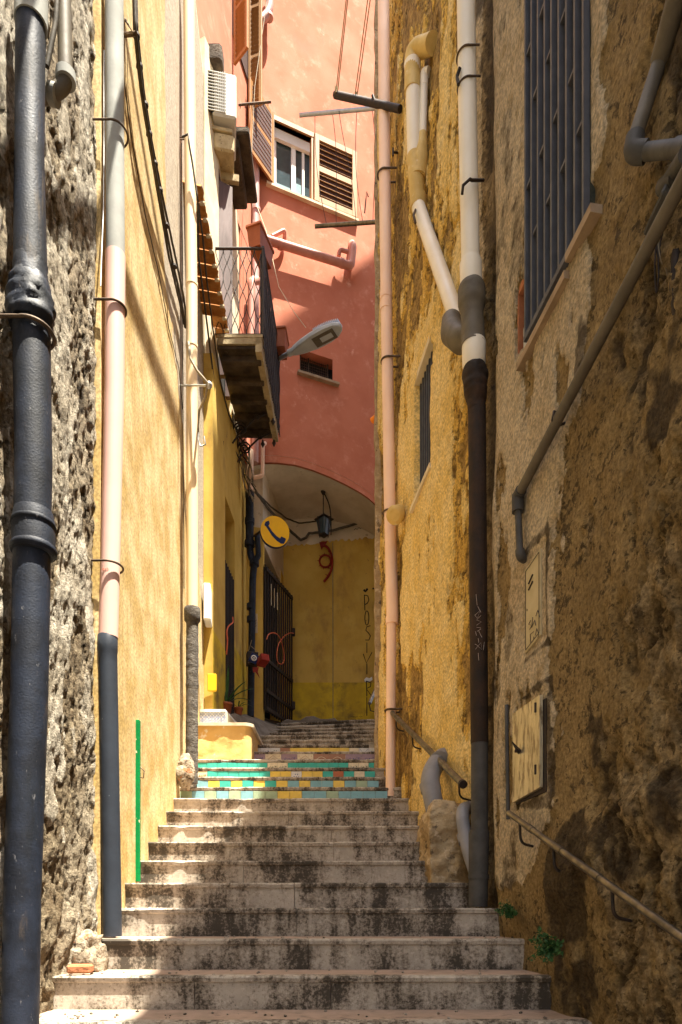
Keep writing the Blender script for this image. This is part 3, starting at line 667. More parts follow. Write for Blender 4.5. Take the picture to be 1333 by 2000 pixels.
# front face is tessellated in bands round the two window openings
WA = dict(x0=535, x1=612, b=EYE+11.42, t=EYE+12.46); WB = dict(x0=586, x1=650, b=EYE+8.60, t=EYE+8.98)
def redpt(px, z, off=0): v = PF(px, 1000, off); return Vector((v.x, v.y, z))
xs = sorted(set([470, 497]+list(range(505, 738, 8))+[535, 612, 586, 650, 738, 742, 770, 900]))
mb = MB(); TOP = EYE+17
for a, b in zip(xs, xs[1:]):
    za = (PF(a, arc_y(a)).z, PF(b, arc_y(b)).z) if a < 741 else (EYE+1, EYE+1)
    segs = []; lo = za
    holes = [w_ for w_ in (WB, WA) if a >= w_['x0'] and b <= w_['x1']]
    holes.sort(key=lambda w_: w_['b'])
    for w_ in holes:
        segs.append((lo[0], lo[1], w_['b'], w_['b'])); lo = (w_['t'], w_['t'])
    segs.append((lo[0], lo[1], TOP, TOP))
    for l0, l1, u0, u1 in segs:
        q = [redpt(a, l0), redpt(b, l1), redpt(b, u1), redpt(a, u0)]
        r = [redpt(a, l0, -.28), redpt(b, l1, -.28), redpt(b, u1, -.28), redpt(a, u0, -.28)]
        mb.add(q+r, [(0,1,2,3),(7,6,5,4),(0,4,5,1),(3,2,6,7)], 0)
for w_ in (WA, WB):
    for x in (w_['x0'], w_['x1']):
        mb.add([redpt(x, w_['b']), redpt(x, w_['t']), redpt(x, w_['t'], -.28), redpt(x, w_['b'], -.28)], [(0,1,2,3)], 0)
mb.build('front_wall', M_red, rh)
quadwall(rh, 'side_wall', (-2.16, 7.33), (-1.366, 10.43), EYE+10.1, EYE+17, M_red, th=.3)
quadwall(rh, 'side_wall', (-1.50, 9.92), (-1.372, 10.42), EYE+6.9, EYE+10.1, M_red, th=.3)
# vault soffit from the arch back to the rear wall
vb = MB(); vs = []; cc = list(range(470, 741, 6))
for c in cc:
    p = PF(c, arc_y(c), .003)-Vector((0, 0, .03)); q = Vector((p.x+.03, 12.12, p.z-.0)); n = 8
    for i in range(n+1):
        t = i/n; bmp = .02*(vn(np.array([c*.05]), np.array([i*.9]), 3)[0]-.5)
        vs.append(p*(1-t)+q*t+Vector((0, 0, bmp*(0 if i == 0 else 1))))
m = 9; nf = [[i*m+j, i*m+j+1, (i+1)*m+j+1, (i+1)*m+j] for i in range(len(cc)-1) for j in range(m-1)]
vb.add(vs, nf, 0, True); vb.add([v+Vector((0,0,.14)) for v in vs], [f[::-1] for f in nf], 0)
vb.build('vault', M_vault, rh)
bw = MB(); bw.box((.4, 12.24, EYE+5.2), (3.4, .2, 6.4)); bw.build('back_wall', M_ochre, rh)
bw = MB(); bw.box((.4, 12.135, EYE+3.05), (3.4, .02, 2.05)); bw.build('back_dado', M_ochre_dado, rh)
# peeled band under the vault, ragged lower edge
rnd = random.Random(5); tp = [Vector((-1.1, 12.13, EYE+7.3)), Vector((1.2, 12.13, EYE+7.3))]
low = []
for i in range(60):
    x = 1.2-2.3*i/59; low.append(Vector((x, 12.13, EYE+6.58+.16*(x+.9)/1.6+rnd.uniform(-.03, .03))))
bw = MB(); bw.prism(tp+low, (0, .02, 0)); bw.build('peeled_band', M_vault, rh)
sm = MB(); sm.tube(densify([(-.145, 12.118, EYE+3.2), (-.15, 12.118, EYE+6.62)], .3), .007, 6); sm.build('seam_conduit', M_cablel, rh)
# passage left flank with the doorway
fl = [(-1.50, 10.40), (-1.46, 10.52), (-1.27, 10.58)]
quadwall(rh, 'pilaster', (-1.50, 10.50), (-1.24, 10.56), EYE+1.5, EYE+6.0, M_ochre, th=.2)
quadwall(rh, 'flank_wall', (-1.24, 10.56), (-1.226, 10.66), EYE+1.5, EYE+6.0, M_ochre, th=.2)
quadwall(rh, 'flank_wall', (-1.07, 11.88), (-1.05, 12.14), EYE+1.5, EYE+6.0, M_ochre, th=.2)
quadwall(rh, 'flank_wall', (-1.24, 10.56), (-1.05, 12.14), EYE+5.78, EYE+7.0, M_vault, th=.2)
quadwall(rh, 'flank_wall', (-1.50, 10.515), (-1.24, 10.575), EYE+6.0, EYE+7.0, M_vault, th=.2)
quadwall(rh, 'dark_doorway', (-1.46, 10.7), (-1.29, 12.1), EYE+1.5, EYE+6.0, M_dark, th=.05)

def shutter_mb(o, ux, w_, h, th=.035, slats=14, rails=(0.5,), tilt=.6, fr=.055):
    """louvered leaf: o = lower hinge corner, ux = unit width direction (horizontal)"""
    o = Vector(o); ux = Vector(ux).normalized(); uz = Vector((0, 0, 1)); n = ux.cross(uz)
    R = Matrix((ux, n, uz)).transposed(); mb = MB()
    for s in (fr/2, w_-fr/2): mb.box(o+ux*s+uz*h/2, (fr, th, h), R, bev=.004)
    for z in [fr/2]+[r*h for r in rails]+[h-fr/2]: mb.box(o+ux*w_/2+uz*z, (w_-2*fr, th*.9, fr), R)
    mb.box(o+ux*w_/2+uz*h/2-n*(th*.35), (w_-2*fr, .004, h-2*fr), R, mi=1)  # added dark backing stands in for shade between the slats
    zs = [0]+list(rails)+[1]
    for a, b in zip(zs, zs[1:]):
        za = a*h+(fr if a == 0 else fr/2); zb = b*h-(fr if b == 1 else fr/2); k = max(2, int((zb-za)/(h/slats)))
        for i in range(k):
            z = za+(zb-za)*(i+.5)/k
            mb.box(o+ux*w_/2+uz*z, (w_-2*fr, .050, .010), R@Matrix.Rotation(tilt, 3, 'X'))
    return mb
# large window on the front
wn = MB(); 
for z, t_ in ((WA['b']+.02, .05), (WA['t']-.03, .06)): wn.prism([redpt(535, z-t_/2, -.10), redpt(612, z-t_/2, -.10), redpt(612, z+t_/2, -.10), redpt(535, z+t_/2, -.10)], -FRn*.05)
for x0, x1 in ((535, 540), (570, 578), (591, 595), (606, 612)): wn.prism([redpt(x0, WA['b'], -.095), redpt(x1, WA['b'], -.095), redpt(x1, WA['t'], -.095), redpt(x0, WA['t'], -.095)], -FRn*.05)
win = wn.build('window', M_whitem, rh)
pn = MB(); pn.prism([redpt(536, WA['b']+.02, -.13), redpt(611, WA['b']+.02, -.13), redpt(611, WA['t'], -.13), redpt(536, WA['t'], -.13)], -FRn*.01); pn.build('pane', M_glass, win)
pn = MB(); pn.prism([redpt(578, WA['b']+.03, -.122), redpt(605, WA['b']+.03, -.122), redpt(605, WA['b']+.34, -.122), redpt(578, WA['b']+.34, -.122)], -FRn*.006)
pn.prism([redpt(540, WA['b']+.03, -.122), redpt(570, WA['b']+.03, -.122), redpt(570, WA['b']+.22, -.122), redpt(540, WA['b']+.22, -.122)], -FRn*.006); pn.build('curtain', M_curtain, win)
bx = MB(); bx.prism([redpt(535, WA['t']-.17, -.06), redpt(612, WA['t']-.17, -.06), redpt(612, WA['t']-.02, -.06), redpt(535, WA['t']-.02, -.06)], -FRn*.05); bx.build('roller_box', M_whitem, win)
fm = MB()
fm.prism([redpt(529, WA['t'], .03), redpt(616, WA['t'], .03), redpt(616, WA['t']+.07, .03), redpt(529, WA['t']+.07, .03)], -FRn*.10)
fm.prism([redpt(529, WA['b'], .03), redpt(536, WA['b'], .03), redpt(536, WA['t'], .03), redpt(529, WA['t'], .03)], -FRn*.10)
fm.prism([redpt(609, WA['b'], .025), redpt(615, WA['b'], .025), redpt(615, WA['t'], .025), redpt(609, WA['t'], .025)], -FRn*.10)
pieces(fm, 'frame', M_woodl, win)
si = MB(); si.prism([redpt(522, WA['b']-.05, .06), redpt(701, WA['b']-.05, .06), redpt(701, WA['b']-.012, .06), redpt(522, WA['b']-.012, .06)], -FRn*.10); si.build('sill', M_pale, win)
o = redpt(614, WA['b'], .04); wdt = (redpt(697, 0)-redpt(614, 0)).length
shutter_mb(o, FRt, wdt, WA['t']-WA['b']+.05, slats=15, rails=(.5,), fr=.085, tilt=-.9).build('shutter', [M_woodl, M_darkwood], win)
o = redpt(534, WA['b'], .03); e = P(487, 250, 10.05); ux = Vector((e.x-o.x, e.y-o.y, 0))
shutter_mb(o, ux, ux.length, WA['t']-WA['b']+.05, slats=15, rails=(.5,), fr=.06, tilt=.9).build('shutter', [M_wood, M_darkwood], win)
# window high on the side wall with leaves folded out
def sidept(t, z, off=0): a = Vector((-1.88, 8.42, 0)); b = Vector((-1.366, 10.43, 0)); d = (b-a); n = Vector((d.y, -d.x, 0)).normalized(); return a+d*t+n*off+Vector((0, 0, z))
sw = MB(); sw.prism([sidept(.60, EYE+12.6, .02), sidept(.86, EYE+12.6, .02), sidept(.86, EYE+14.4, .02), sidept(.60, EYE+14.4, .02)], (-.02, 0, 0)); side_w = sw.build('window', M_darkwood, rh)
for t0, ux, wd, mt in ((.60, Vector((.62, -.55, 0)), .30, M_wood), (.86, Vector((.75, -.2, 0)), .22, M_woodl), (.88, Vector((.30, .95, 0)), .34, M_wood)):
    shutter_mb(sidept(t0, EYE+12.15, .03), ux, wd, 2.3, slats=34, rails=(.33, .66), fr=.05).build('shutter', [mt, M_darkwood], side_w)
# small barred window
swm = MB(); swm.prism([redpt(586, WB['b'], -.2), redpt(650, WB['b'], -.2), redpt(650, WB['t'], -.2), redpt(586, WB['t'], -.2)], -FRn*.01)
sw_ = swm.build('small_window', M_dark, rh)
gr = MB()
for i in range(15):
    x = 588+(640-588)*i/14; gr.tube([redpt(x, WB['b'], -.14), redpt(x, WB['t'], -.14)], .004, 5)
for i in range(9):
    z = WB['b']+.02+(WB['t']-WB['b']-.04)*i/8; gr.tube([redpt(587, z, -.14), redpt(642, z, -.14)], .004, 5)
for x in (587, 603, 640): gr.tube([redpt(x, WB['b'], -.13), redpt(x, WB['t'], -.13)], .014, 6)
gr.build('grille', M_clamp, sw_)
si = MB(); si.prism([redpt(583, WB['b']-.05, .07), redpt(664, WB['b']-.05, .07), redpt(664, WB['b']-.012, .07), redpt(583, WB['b']-.012, .07)], -FRn*.25); si.build('sill', M_marble, sw_)
fm = MB(); fm.prism([redpt(650, WB['b'], -.02), redpt(651.5, WB['b'], -.02), redpt(651.5, WB['t'], -.02), redpt(650, WB['t'], -.02)], -FRn*.2)

# pipes on the red house
def tubeobj(name, pts, r, mat, label=None, cat=None, group=None, parent=None, seg=12, base=None, rad=None):
    mb = MB(); mb.tube(pts, rad or r, seg)
    return mb.build(name, mat, parent, label, cat, group, base=base or (None if parent else tuple(pts[-1])))
dp = thing('drainpipe', P(499, 840, 10.15), 'pinkish drainpipe in the corner of the red house, stepping sideways near the top', 'drainpipe')
tubeobj('pipe', bend([PF(527, -40, .13), PF(527, 25, .13), PF(501, 48, .13), PF(500, 300, .12), PF(498, 905, .10)], .12), .058, M_mauvepipe, parent=dp)
mb = MB()
for py in (33, 55, 108, 410): p = PF(501 if py > 40 else 526, py, .125); mb.tube([p-Vector((0,0,.02)), p+Vector((0,0,.02))], .066, 12)
pieces(mb, 'collar', M_mauvepipe, dp)
hp = thing('waste_pipe', PF(600, 490, .1), 'pinkish waste pipe running level across the red wall, ending in upturned elbows', 'pipe')
tubeobj('pipe', bend([PF(500, 462, .14), PF(532, 472, .14), PF(686, 520, .14), PF(690, 482, .14), PF(688, 478, .0)], .07), .062, M_redpipe, parent=hp)
tubeobj('branch_pipe', bend([PF(532, 462, .12), PF(557, 449, .12), PF(556, 470, .05)], .05), .03, M_redpipe, parent=hp)
tubeobj('branch_pipe', bend([PF(662, 500, .10), PF(664, 487, .13), PF(680, 492, .14)], .05), .032, M_redpipe, parent=hp)
mb = MB()
for px, py in ((548, 478), (668, 514)): p = PF(px, py, .14); mb.tube([p-FRt*.03, p+FRt*.03], .07, 12)
pieces(mb, 'collar', M_redpipe, hp)
wp = thing('waste_pipe', PF(513, 930, .1), 'small pink waste pipe with a U bend at the top left of the arch', 'pipe')
tubeobj('pipe', bend([PF(518, 866, .02), PF(514, 868, .1), PF(513, 930, .1), PF(495, 933, .1)], .05), .03, M_salmon, parent=wp)
sp_ = thing('waste_pipe', P(497, 760, 9.9), 'short pink waste pipe bending down behind the balcony railing', 'pipe')
tubeobj('pipe', bend([P(503, 548, 10.2), P(492, 548, 10.0), P(491, 640, 10.0), P(491, 850, 10.0)], .08), .055, M_redpipe, parent=sp_)

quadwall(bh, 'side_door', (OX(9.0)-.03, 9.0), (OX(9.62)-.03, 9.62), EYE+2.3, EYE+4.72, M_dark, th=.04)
for i in range(7):
    y = 9.04+i*.09; mb = MB(); mb.box((OX(y)-.01, y, EYE+3.5), (.02, .02, 2.4)); mb.build('door_bar', M_iron, bh)

# ------------------------------------------------------------ balcony, canopy, AC
bc = thing('balcony', (-1.25, 9.1, EYE+7.0), 'narrow iron balcony with a wavy wire end panel on a rotten slab', 'balcony')
BH = EYE+7.16; B0, B1 = 8.35, 10.0; bxo0, bxo1 = -.985, -.93
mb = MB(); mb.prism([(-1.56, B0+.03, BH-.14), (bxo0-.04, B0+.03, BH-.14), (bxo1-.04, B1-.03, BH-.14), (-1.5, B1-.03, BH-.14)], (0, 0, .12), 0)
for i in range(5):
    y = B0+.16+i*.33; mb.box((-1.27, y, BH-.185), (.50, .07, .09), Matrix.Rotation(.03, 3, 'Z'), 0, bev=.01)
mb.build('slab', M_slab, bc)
mb = MB(); mb.prism([(-1.56, B0, BH-.02), (bxo0, B0, BH-.02), (bxo1, B1, BH-.02), (-1.5, B1, BH-.02)], (0, 0, .035), 0)
mb.prism([(bxo0-.09, B0+.005, BH-.20), (bxo0-.01, B0+.005, BH-.20), (bxo1-.01, B1-.02, BH-.20), (bxo1-.09, B1-.02, BH-.20)], (0, 0, .178), 0)
mb.box((-1.27, B0+.03, BH-.06), (.55, .05, .08), mi=0)
mb.build('slab_edge', M_slabedge, bc)
RT = EYE+8.27
mb = MB()
mb.tube([(-1.58, B0+.02, RT), (bxo0+.005, B0+.02, RT)], .016, 8)
mb.tube([(-1.58, B0+.02, BH+.03), (bxo0+.005, B0+.02, BH+.03)], .010, 8)
mb.tube([(bxo0+.005, B0+.02, BH), (bxo0+.005, B0+.02, RT+.02)], .018, 8)
for i in range(6):
    x0 = -1.53+i*.098
    for sg in (-1, 1):
        mb.tube([(x0+sg*.05*math.cos(t*math.pi*2*1.5/20), B0+.02+sg*.004, BH+.03+(RT-BH-.03)*t/20) for t in range(21)], .0055, 5)
for py in (470, 540, 600):
    p = P(497, py+10, 8.36)
mb.build('end_railing', M_iron, bc)
mb = MB(); R_ = Vector((bxo1-bxo0, B1-B0, 0)).normalized()
mb.tube([(bxo0+.005, B0, RT), (bxo1+.005, B1, RT)], .018, 8); mb.tube([(bxo0+.005, B0, BH+.04), (bxo1+.005, B1, BH+.04)], .012, 8)
for i in range(34):
    q = Vector((bxo0+.01, B0+.04, 0))+R_*i*.048; ph = rnd.uniform(-.003, .003)
    mb.tube([q+Vector((.006*math.sin(t*1.7+i), .012*math.cos(t*math.pi/3*(1 if i % 2 else -1)), BH-.12+(RT-BH+.12)*t/12)) for t in range(13)], .007, 5)
mb.build('front_railing', M_iron, bc)
mb = MB()
for i in range(76):
    q = Vector((bxo0-.022+.0, B0+.03, 0))+R_*i*.0212; mb.tube([q+Vector((0, 0, BH+.03)), q+Vector((rnd.uniform(-.004, .004), 0, RT-.06-rnd.uniform(0, .03)))], .0112, 5)
mb.build('reed_screen', M_iron, bc)
for y in (B0+1.45, B0+1.05):
    mb = MB()
    c = Vector((-1.42, y, BH-.42)); pts = []
    for i in range(40):
        a = i*.36; r = .10*(1-i/44); pts.append(c+Vector((-math.cos(a)*r, 0, math.sin(a)*r)))
    mb.tube([Vector((-1.53, y, BH-.2)), c+Vector((-.10, 0, .05))]+pts, .011, 6)
    mb.tube([Vector((-1.53, y, BH-.62)), Vector((-1.45, y, BH-.5)), Vector((-1.22, y, BH-.28)), Vector((-1.05, y, BH-.2))], .013, 6)
    c2 = Vector((-1.18, y, BH-.25)); mb.tube([c2+Vector((math.cos(i*.5)*.05*(1-i/22), 0, math.sin(i*.5)*.05*(1-i/22))) for i in range(20)], .009, 6)
    mb.build('scroll_bracket', M_iron, bc)
mb = MB()
for x, y in ((-1.0, B1-.06), (-1.17, B1-.04), (-.97, B1-.5)):
    mb.tube([(x, y, BH-.18), (x, y, BH-.22), (x, y, BH-.245), (x, y, BH-.27), (x, y, BH-.30)], [.01, .018, .034, .018, .004], 8)
pieces(mb, 'finial', M_iron, bc)
# balcony door: frame, open leaf, glass
mb = MB(); mb.box((OX(9)-.10, 9.03, BH+1.2), (.05, .80, 2.35)); door = mb.build('door', M_dark, bh)
mb = MB()
for y in (8.66, 9.03, 9.41): mb.box((OX(y)-.05, y, BH+1.2), (.07, .07, 2.35))
mb.box((OX(9)-.05, 9.03, BH+2.36), (.07, .82, .07)); pieces(mb, 'frame', M_darkwood, door)
mb = MB(); mb.box((OX(8.75)+.06, 8.68, BH+1.15), (.20, .04, 2.2), Matrix.Rotation(.5, 3, 'Z')); mb.build('door_leaf', M_darkwood, bh)
mb = MB()
mb.box((-1.62+.19, 9.2, EYE+10.22), (.44, .9, .10), bev=.02); mb.box((-1.62+.12, 9.2, EYE+10.10), (.3, .8, .14), bev=.02)
mb.build('stone_ledge', M_slab, bh)
mb = MB(); mb.box(P(418, 118, 8.5), (.24, .2, .24), bev=.03); mb.build('stone_corbel', M_slab, bh)
# flower boxes
def planter(loc, ang, label, w_=.40, d_=.17, h=.19):
    t = thing('flower_box', loc, label, 'flower box', 'terracotta flower boxes on the balcony'); mb = MB(); R = Matrix.Rotation(ang, 3, 'Z'); L = Vector(loc)
    b = [Vector((x*w_*.42, y*d_*.40, 0)) for x, y in ((-1,-1),(1,-1),(1,1),(-1,1))]; tp = [Vector((x*w_*.5, y*d_*.5, h)) for x, y in ((-1,-1),(1,-1),(1,1),(-1,1))]
    ti = [Vector((p.x*.9, p.y*.85, h)) for p in tp]; bi = [Vector((p.x*.9, p.y*.85, h*.75)) for p in tp]
    vs = [L+R@p for p in b+tp+ti+bi]
    fs = [(3,2,1,0)]+[(i, (i+1)%4, 4+(i+1)%4, 4+i) for i in range(4)]+[(4+i, 4+(i+1)%4, 8+(i+1)%4, 8+i) for i in range(4)]+[(8+i, 8+(i+1)%4, 12+(i+1)%4, 12+i) for i in range(4)]+[(12,13,14,15)]
    mb.add(vs, fs); mb.build('box', M_terr, t)
    mb = MB(); 
    for sx, sy, lx, ly in ((0,-1,w_,.016),(0,1,w_,.016),(-1,0,.016,d_),(1,0,.016,d_)): mb.box(L+R@Vector((sx*w_/2, sy*d_/2, h-.012)), (lx+.016, ly+.008, .03), R, bev=.004)
    mb.build('rim', M_terr, t); return t
planter(P(507, 490, 8.42)+Vector((.0, .10, .0)), 1.25, 'terracotta flower box on the near corner of the balcony rail', w_=.40, d_=.19, h=.25)
planter(P(551, 690, 9.75), 1.5, 'terracotta flower box hung outside the far end of the balcony', w_=.30, d_=.15, h=.26)
# tile canopy
cn = thing('tile_canopy', (-1.5, 7.6, EYE+7.3), 'short orange roof tile canopy tucked beside the balcony', 'canopy')
for i in range(11):
    y = 6.84+i*.165; z = EYE+7.36-.004*i; mb = MB(); vs = []; n = 8; xw = XL(y)-.02 if y < 8.3 else OX(y)-.02; xe = -1.425
    for th_ in (.07, .082):
        for j in range(2):
            for k in range(n+1):
                a = math.pi*k/n; x = (xw, xe+rnd.uniform(-.012, .012) if th_ > .08 else xe)[j]
                vs.append((x, y+math.cos(a)*th_, z+math.sin(a)*th_*.7-(.05 if j else 0)))
    m = n+1; f = []
    for L_ in (0, 2):
        for k in range(n): f.append([L_*m+k, L_*m+k+1, (L_+1)*m+k+1, (L_+1)*m+k])
    for k in range(n): f.append([m+k, m+k+1, 3*m+k+1, 3*m+k])
    f += [[0, m, 3*m, 2*m], [n, 2*m+n, 3*m+n, m+n]]
    mb.add(vs, f); mb.box((xe-.02, y+.0825, z-.05), (.05, .035, .03), bev=.008, mi=1)
    mb.build('roof_tile', [M_rooftile, M_pale], cn)
# air conditioner
ac = thing('air_conditioner', P(432, 285, 8.45), 'white air conditioner unit on a wall bracket above the balcony', 'air conditioner')
c = P(430, 180, 8.62)+Vector((.02, 0, -.27)); RA = Matrix.Rotation(.18, 3, 'Z')
mb = MB(); mb.box(c+Vector((.03, .05, 0)), (.30, .52, .56), RA, bev=.02); mb.build('casing', M_white, ac)
mb = MB(); fc = c+Vector((-.02, -.225, .0))
for i in range(9): mb.box(fc+Vector((-.105+i*.026, 0, 0)), (.004, .012, .50), RA)
for i in range(13): mb.box(fc+Vector((0, -.004, -.245+i*.0405)), (.23, .012, .006), RA)
mb.build('grille', M_white, ac)
mb = MB(); mb.box(fc+Vector((0, .010, 0)), (.215, .012, .50), RA); mb.build('fin_panel', M_dark, ac)
mb = MB(); mb.box(c+Vector((-.02, -.12, -.36)), (.36, .05, .05), RA, bev=.006); mb.box(c+Vector((.0, .16, -.66)), (.40, .06, .10), RA, bev=.006); mb.box(c+Vector((.02, .08, -.50)), (.26, .40, .22), RA, bev=.02); pieces(mb, 'bracket', M_slabedge, ac)

# ------------------------------------------------------------ street lamp
lp = thing('street_lamp', P(530, 715, 10.2), 'grey flat street lamp on an arm reaching out from behind the balcony', 'street lamp')
a0 = P(572, 686, 9.4); a1 = P(668, 636, 9.0); ax = (a1-a0); Lh = ax.length; ax.normalize()
side = ax.cross(Vector((0,0,1))).normalized(); upv = side.cross(ax).normalized()
if upv.z < 0: upv = -upv
def lens_shape(mb, prof, mi):
    """prof: list of (t along axis, halfwidth, z low, z high)"""
    vs = []
    for t, hw, zl, zh in prof:
        o = a0+ax*(t*Lh)
        for sx, sz in ((-1, zl), (-.75, zl-.012), (.75, zl-.012), (1, zl), (.98, (zl+zh)/2), (.7, zh), (-.7, zh), (-.98, (zl+zh)/2)): vs.append(o+side*hw*sx+upv*sz)
    n = 8; fs = [[i*n+k, i*n+(k+1)%n, (i+1)*n+(k+1)%n, (i+1)*n+k] for i in range(len(prof)-1) for k in range(n)]
    fs += [list(range(n))[::-1], [(len(prof)-1)*n+k for k in range(n)]]
    mb.add(vs, fs, mi, False)
mb = MB(); lens_shape(mb, [(0, .035, -.03, .035), (.05, .055, -.035, .045), (.2, .085, -.038, .055), (.45, .115, -.038, .06), (.7, .12, -.034, .055), (.88, .095, -.028, .045), (.97, .05, -.02, .03), (1, .015, -.01, .015)], 0)
mb.build('casing', M_lamp, lp)
mb = MB()
for i in range(16):
    t = .50+i*.03; hw = .12*math.sqrt(max(.02, 1-((t-.6)/.42)**2)); mb.box(a0+ax*(t*Lh)+upv*.06, (.008, hw*1.7, .03), Matrix((ax, side, upv)).transposed())
mb.build('cooling_fins', M_hbar, lp)
mb = MB()
mb.box(a0+ax*(.66*Lh)-upv*.049, (.33, .165, .008), Matrix((ax, side, upv)).transposed(), bev=.002); mb.box(a0+ax*(.70*Lh)-upv*.054, (.18, .075, .006), Matrix((ax, side, upv)).transposed(), mi=1); mb.build('lens', [M_conduit, M_lamp], lp)
mb = MB(); mb.tube([a0-ax*.07, a0+ax*.03], .045, 12); mb.tube([P(520, 716, 10.3), P(552, 697, 9.75), a0], .030, 10); mb.build('arm', M_lamp, lp)

# ------------------------------------------------------------ round phone sign, black drainpipe behind
sg = thing('phone_sign', P(505, 1046, 10.1), 'round yellow telephone sign with a dark blue handset', 'sign')
cc_ = P(537, 1040, 9.6); r = .215; fn = Vector((.25, -.97, -.12)).normalized(); fx = Vector((fn.y, -fn.x, 0)).normalized()*-1; fz = fx.cross(fn); 
if fz.z < 0: fz = -fz
if fx.x < 0: fx = -fx
mb = MB(); mb.tube([cc_-fn*.03, cc_+fn*.03], [r*.985, r*.985], 40); mb.build('rim', M_signb, sg)
mb = MB(); mb.tube([cc_+fn*.028, cc_+fn*.034], r*.975, 40); mb.build('disc', M_signy, sg)
def sp(x, y, o=.036): return cc_+fn*o+fx*x*r+fz*y*r
mb = MB(); poly = [(-.66,.52),(-.44,.62),(-.36,.46),(-.44,.30),(-.20,-.02),(.10,-.28),(.34,-.40),(.42,-.26),(.70,-.34),(.74,-.42),(.62,-.70),(.42,-.72),(.10,-.56),(-.24,-.26),(-.46,.04),(-.60,.22),(-.72,.30)]
mb.prism([sp(x, y, .034) for x, y in poly], fn*.004); mb.build('handset', M_signb, sg)
mb = MB(); mb.tube([P(497, 1047, 10.25), cc_-fx*r*.9], .016, 8); mb.build('bracket', M_iron, sg)
dp = thing('drainpipe', P(493, 1400, 10.25), 'black iron drainpipe behind the phone sign on the ochre wall', 'drainpipe')
tubeobj('pipe', [P(488, 962, 10.25), P(488, 1068, 10.25)], .062, M_blackiron, parent=dp)
tubeobj('pipe', bend([P(488, 1060, 10.25), P(490, 1085, 10.25), P(497, 1100, 10.25), P(494, 1130, 10.25), P(490, 1400, 10.25)], .06), .052, M_blackiron, parent=dp)
mb = MB()
for px, py, rr in ((488, 966, .07), (488, 1018, .075), (488, 1062, .08), (497, 1100, .075), (491, 1185, .07), (491, 1210, .068)):
    p = P(px, py, 10.25); mb.tube([p-Vector((0,0,.04)), p+Vector((0,0,.04))], rr, 12)
p = P(503, 1045, 10.25); mb.tube([p, P(505, 1085, 10.2), P(497, 1100, 10.2)], .045, 10)
pieces(mb, 'collar', M_blackiron, dp)
tubeobj('drainpipe', [P(489, 880, 10.25), P(488, 962, 10.25)], .055, M_salmon, 'short pink pipe feeding into the black pipe behind the phone sign', 'drainpipe')

# ------------------------------------------------------------ gate, lantern, ornament, hanging boxes
gt = thing('iron_gate', (-1.19, 10.62, EYE+3.1), 'black iron bar gate standing ajar under the vault', 'gate')
g0 = Vector((-1.205, 10.58, 0)); g1 = Vector((-.86, 11.62, 0)); zb, zt = EYE+3.13, EYE+5.40
mb = MB(); gd = (g1-g0)
for z in (zb, zb+.28, EYE+3.9, zt-.06): mb.prism([g0+Vector((0,0,z)), g1+Vector((0,0,z)), g1+Vector((0,0,z+.055)), g0+Vector((0,0,z+.055))], (.025, -.008, 0))
pieces(mb, 'rail', M_iron, gt)
for i in range(13):
    p = g0+gd*(i/12); mb = MB(); mb.box((p.x, p.y, (zb+zt)/2), (.022, .022, zt-zb+.06), Matrix.Rotation(-.32, 3, 'Z')); mb.build('bar', M_iron, gt)
mb = MB(); mb.prism([g0+Vector((-.02,0,zb)), g0+gd*.45+Vector((-.02,0,zb)), g0+gd*.45+Vector((-.02,0,zt)), g0+Vector((-.02,0,zt))], (-.006, 0, 0)); mb.build('backing_sheet', M_dark, gt)
mb = MB()
for i, px in enumerate((527, 533, 539)): 
    q = g0+gd*(.15+i*.11)+Vector((.03,-.01,0)); mb.box((q.x, q.y, EYE+5.02-.0*i), (.010, .012, .34-.03*i), mi=0)
pieces(mb, 'pale_slot', M_pale, gt)
mb = MB()
for z in (EYE+4.78, EYE+3.5): mb.box(g1+Vector((.03, -.01, z)), (.06, .05, .14), bev=.01)
pieces(mb, 'hinge', M_iron, gt)
ho = MB()
def gpt(px, py, o=.05): 
    t = (px-517)/(572-517.); q = g0+gd*t; return Vector((q.x+o, q.y-.02, EYE+(HY-py)/F*q.y))
pts = [gpt(*k) for k in ((514,1250),(517,1240),(526,1236),(536,1240),(543,1252),(548,1272),(550,1290),(545,1299),(536,1296),(533,1280),(537,1258),(550,1242),(562,1237),(570,1238))]
ho.tube(bend(pts, .08, 4), .009, 6); ho.build('hose', M_hose, base=gpt(514, 1250), label='looped orange hose hung on the black bar gate', cat='hose')
ho = MB(); pts = [P(443, 1278, 9.0), P(445, 1250, 9.0), P(443, 1232, 9.0), P(447, 1222, 9.05), P(456, 1216, 9.2), P(455, 1205, 9.2)]
ho.tube(bend(pts, .06, 4), .009, 6); ho.build('hose', M_hose, base=pts[0], label='short orange hose curling on the ochre wall by the dark doorway', cat='hose')
# wrought arrow ornament
ho = MB(); D = 12.08
pts = [P(*k, D) for k in ((629,1064),(640,1068),(647,1080),(650,1096),(648,1112),(642,1125),(633,1136))]
ho.tube(bend(pts, .1, 4), .022, 7)
ho.tube([P(635.5+11*math.cos(a), 1096+12*math.sin(a), D) for a in np.linspace(0, 6.4, 22)], .018, 6)
for a in np.linspace(.4, 6, 9): ho.tube([P(635.5+11*math.cos(a), 1096+12*math.sin(a), D), P(635.5+16*math.cos(a), 1096+17*math.sin(a), D-.01)], [.012, .002], 5)
for x, y in ((647,1080),(650,1096),(648,1112),(642,1125)): ho.tube([P(x, y, D), P(x-7, y-4, D)], [.014, .002], 5)
ho.prism([P(624,1060,D), P(640,1058,D), P(628,1074,D)], (0, -.02, 0))
ho.build('wall_ornament', M_redp, base=P(640, 1100, D), label='dark red curled metal ornament with small spikes on the yellow back wall', cat='ornament')
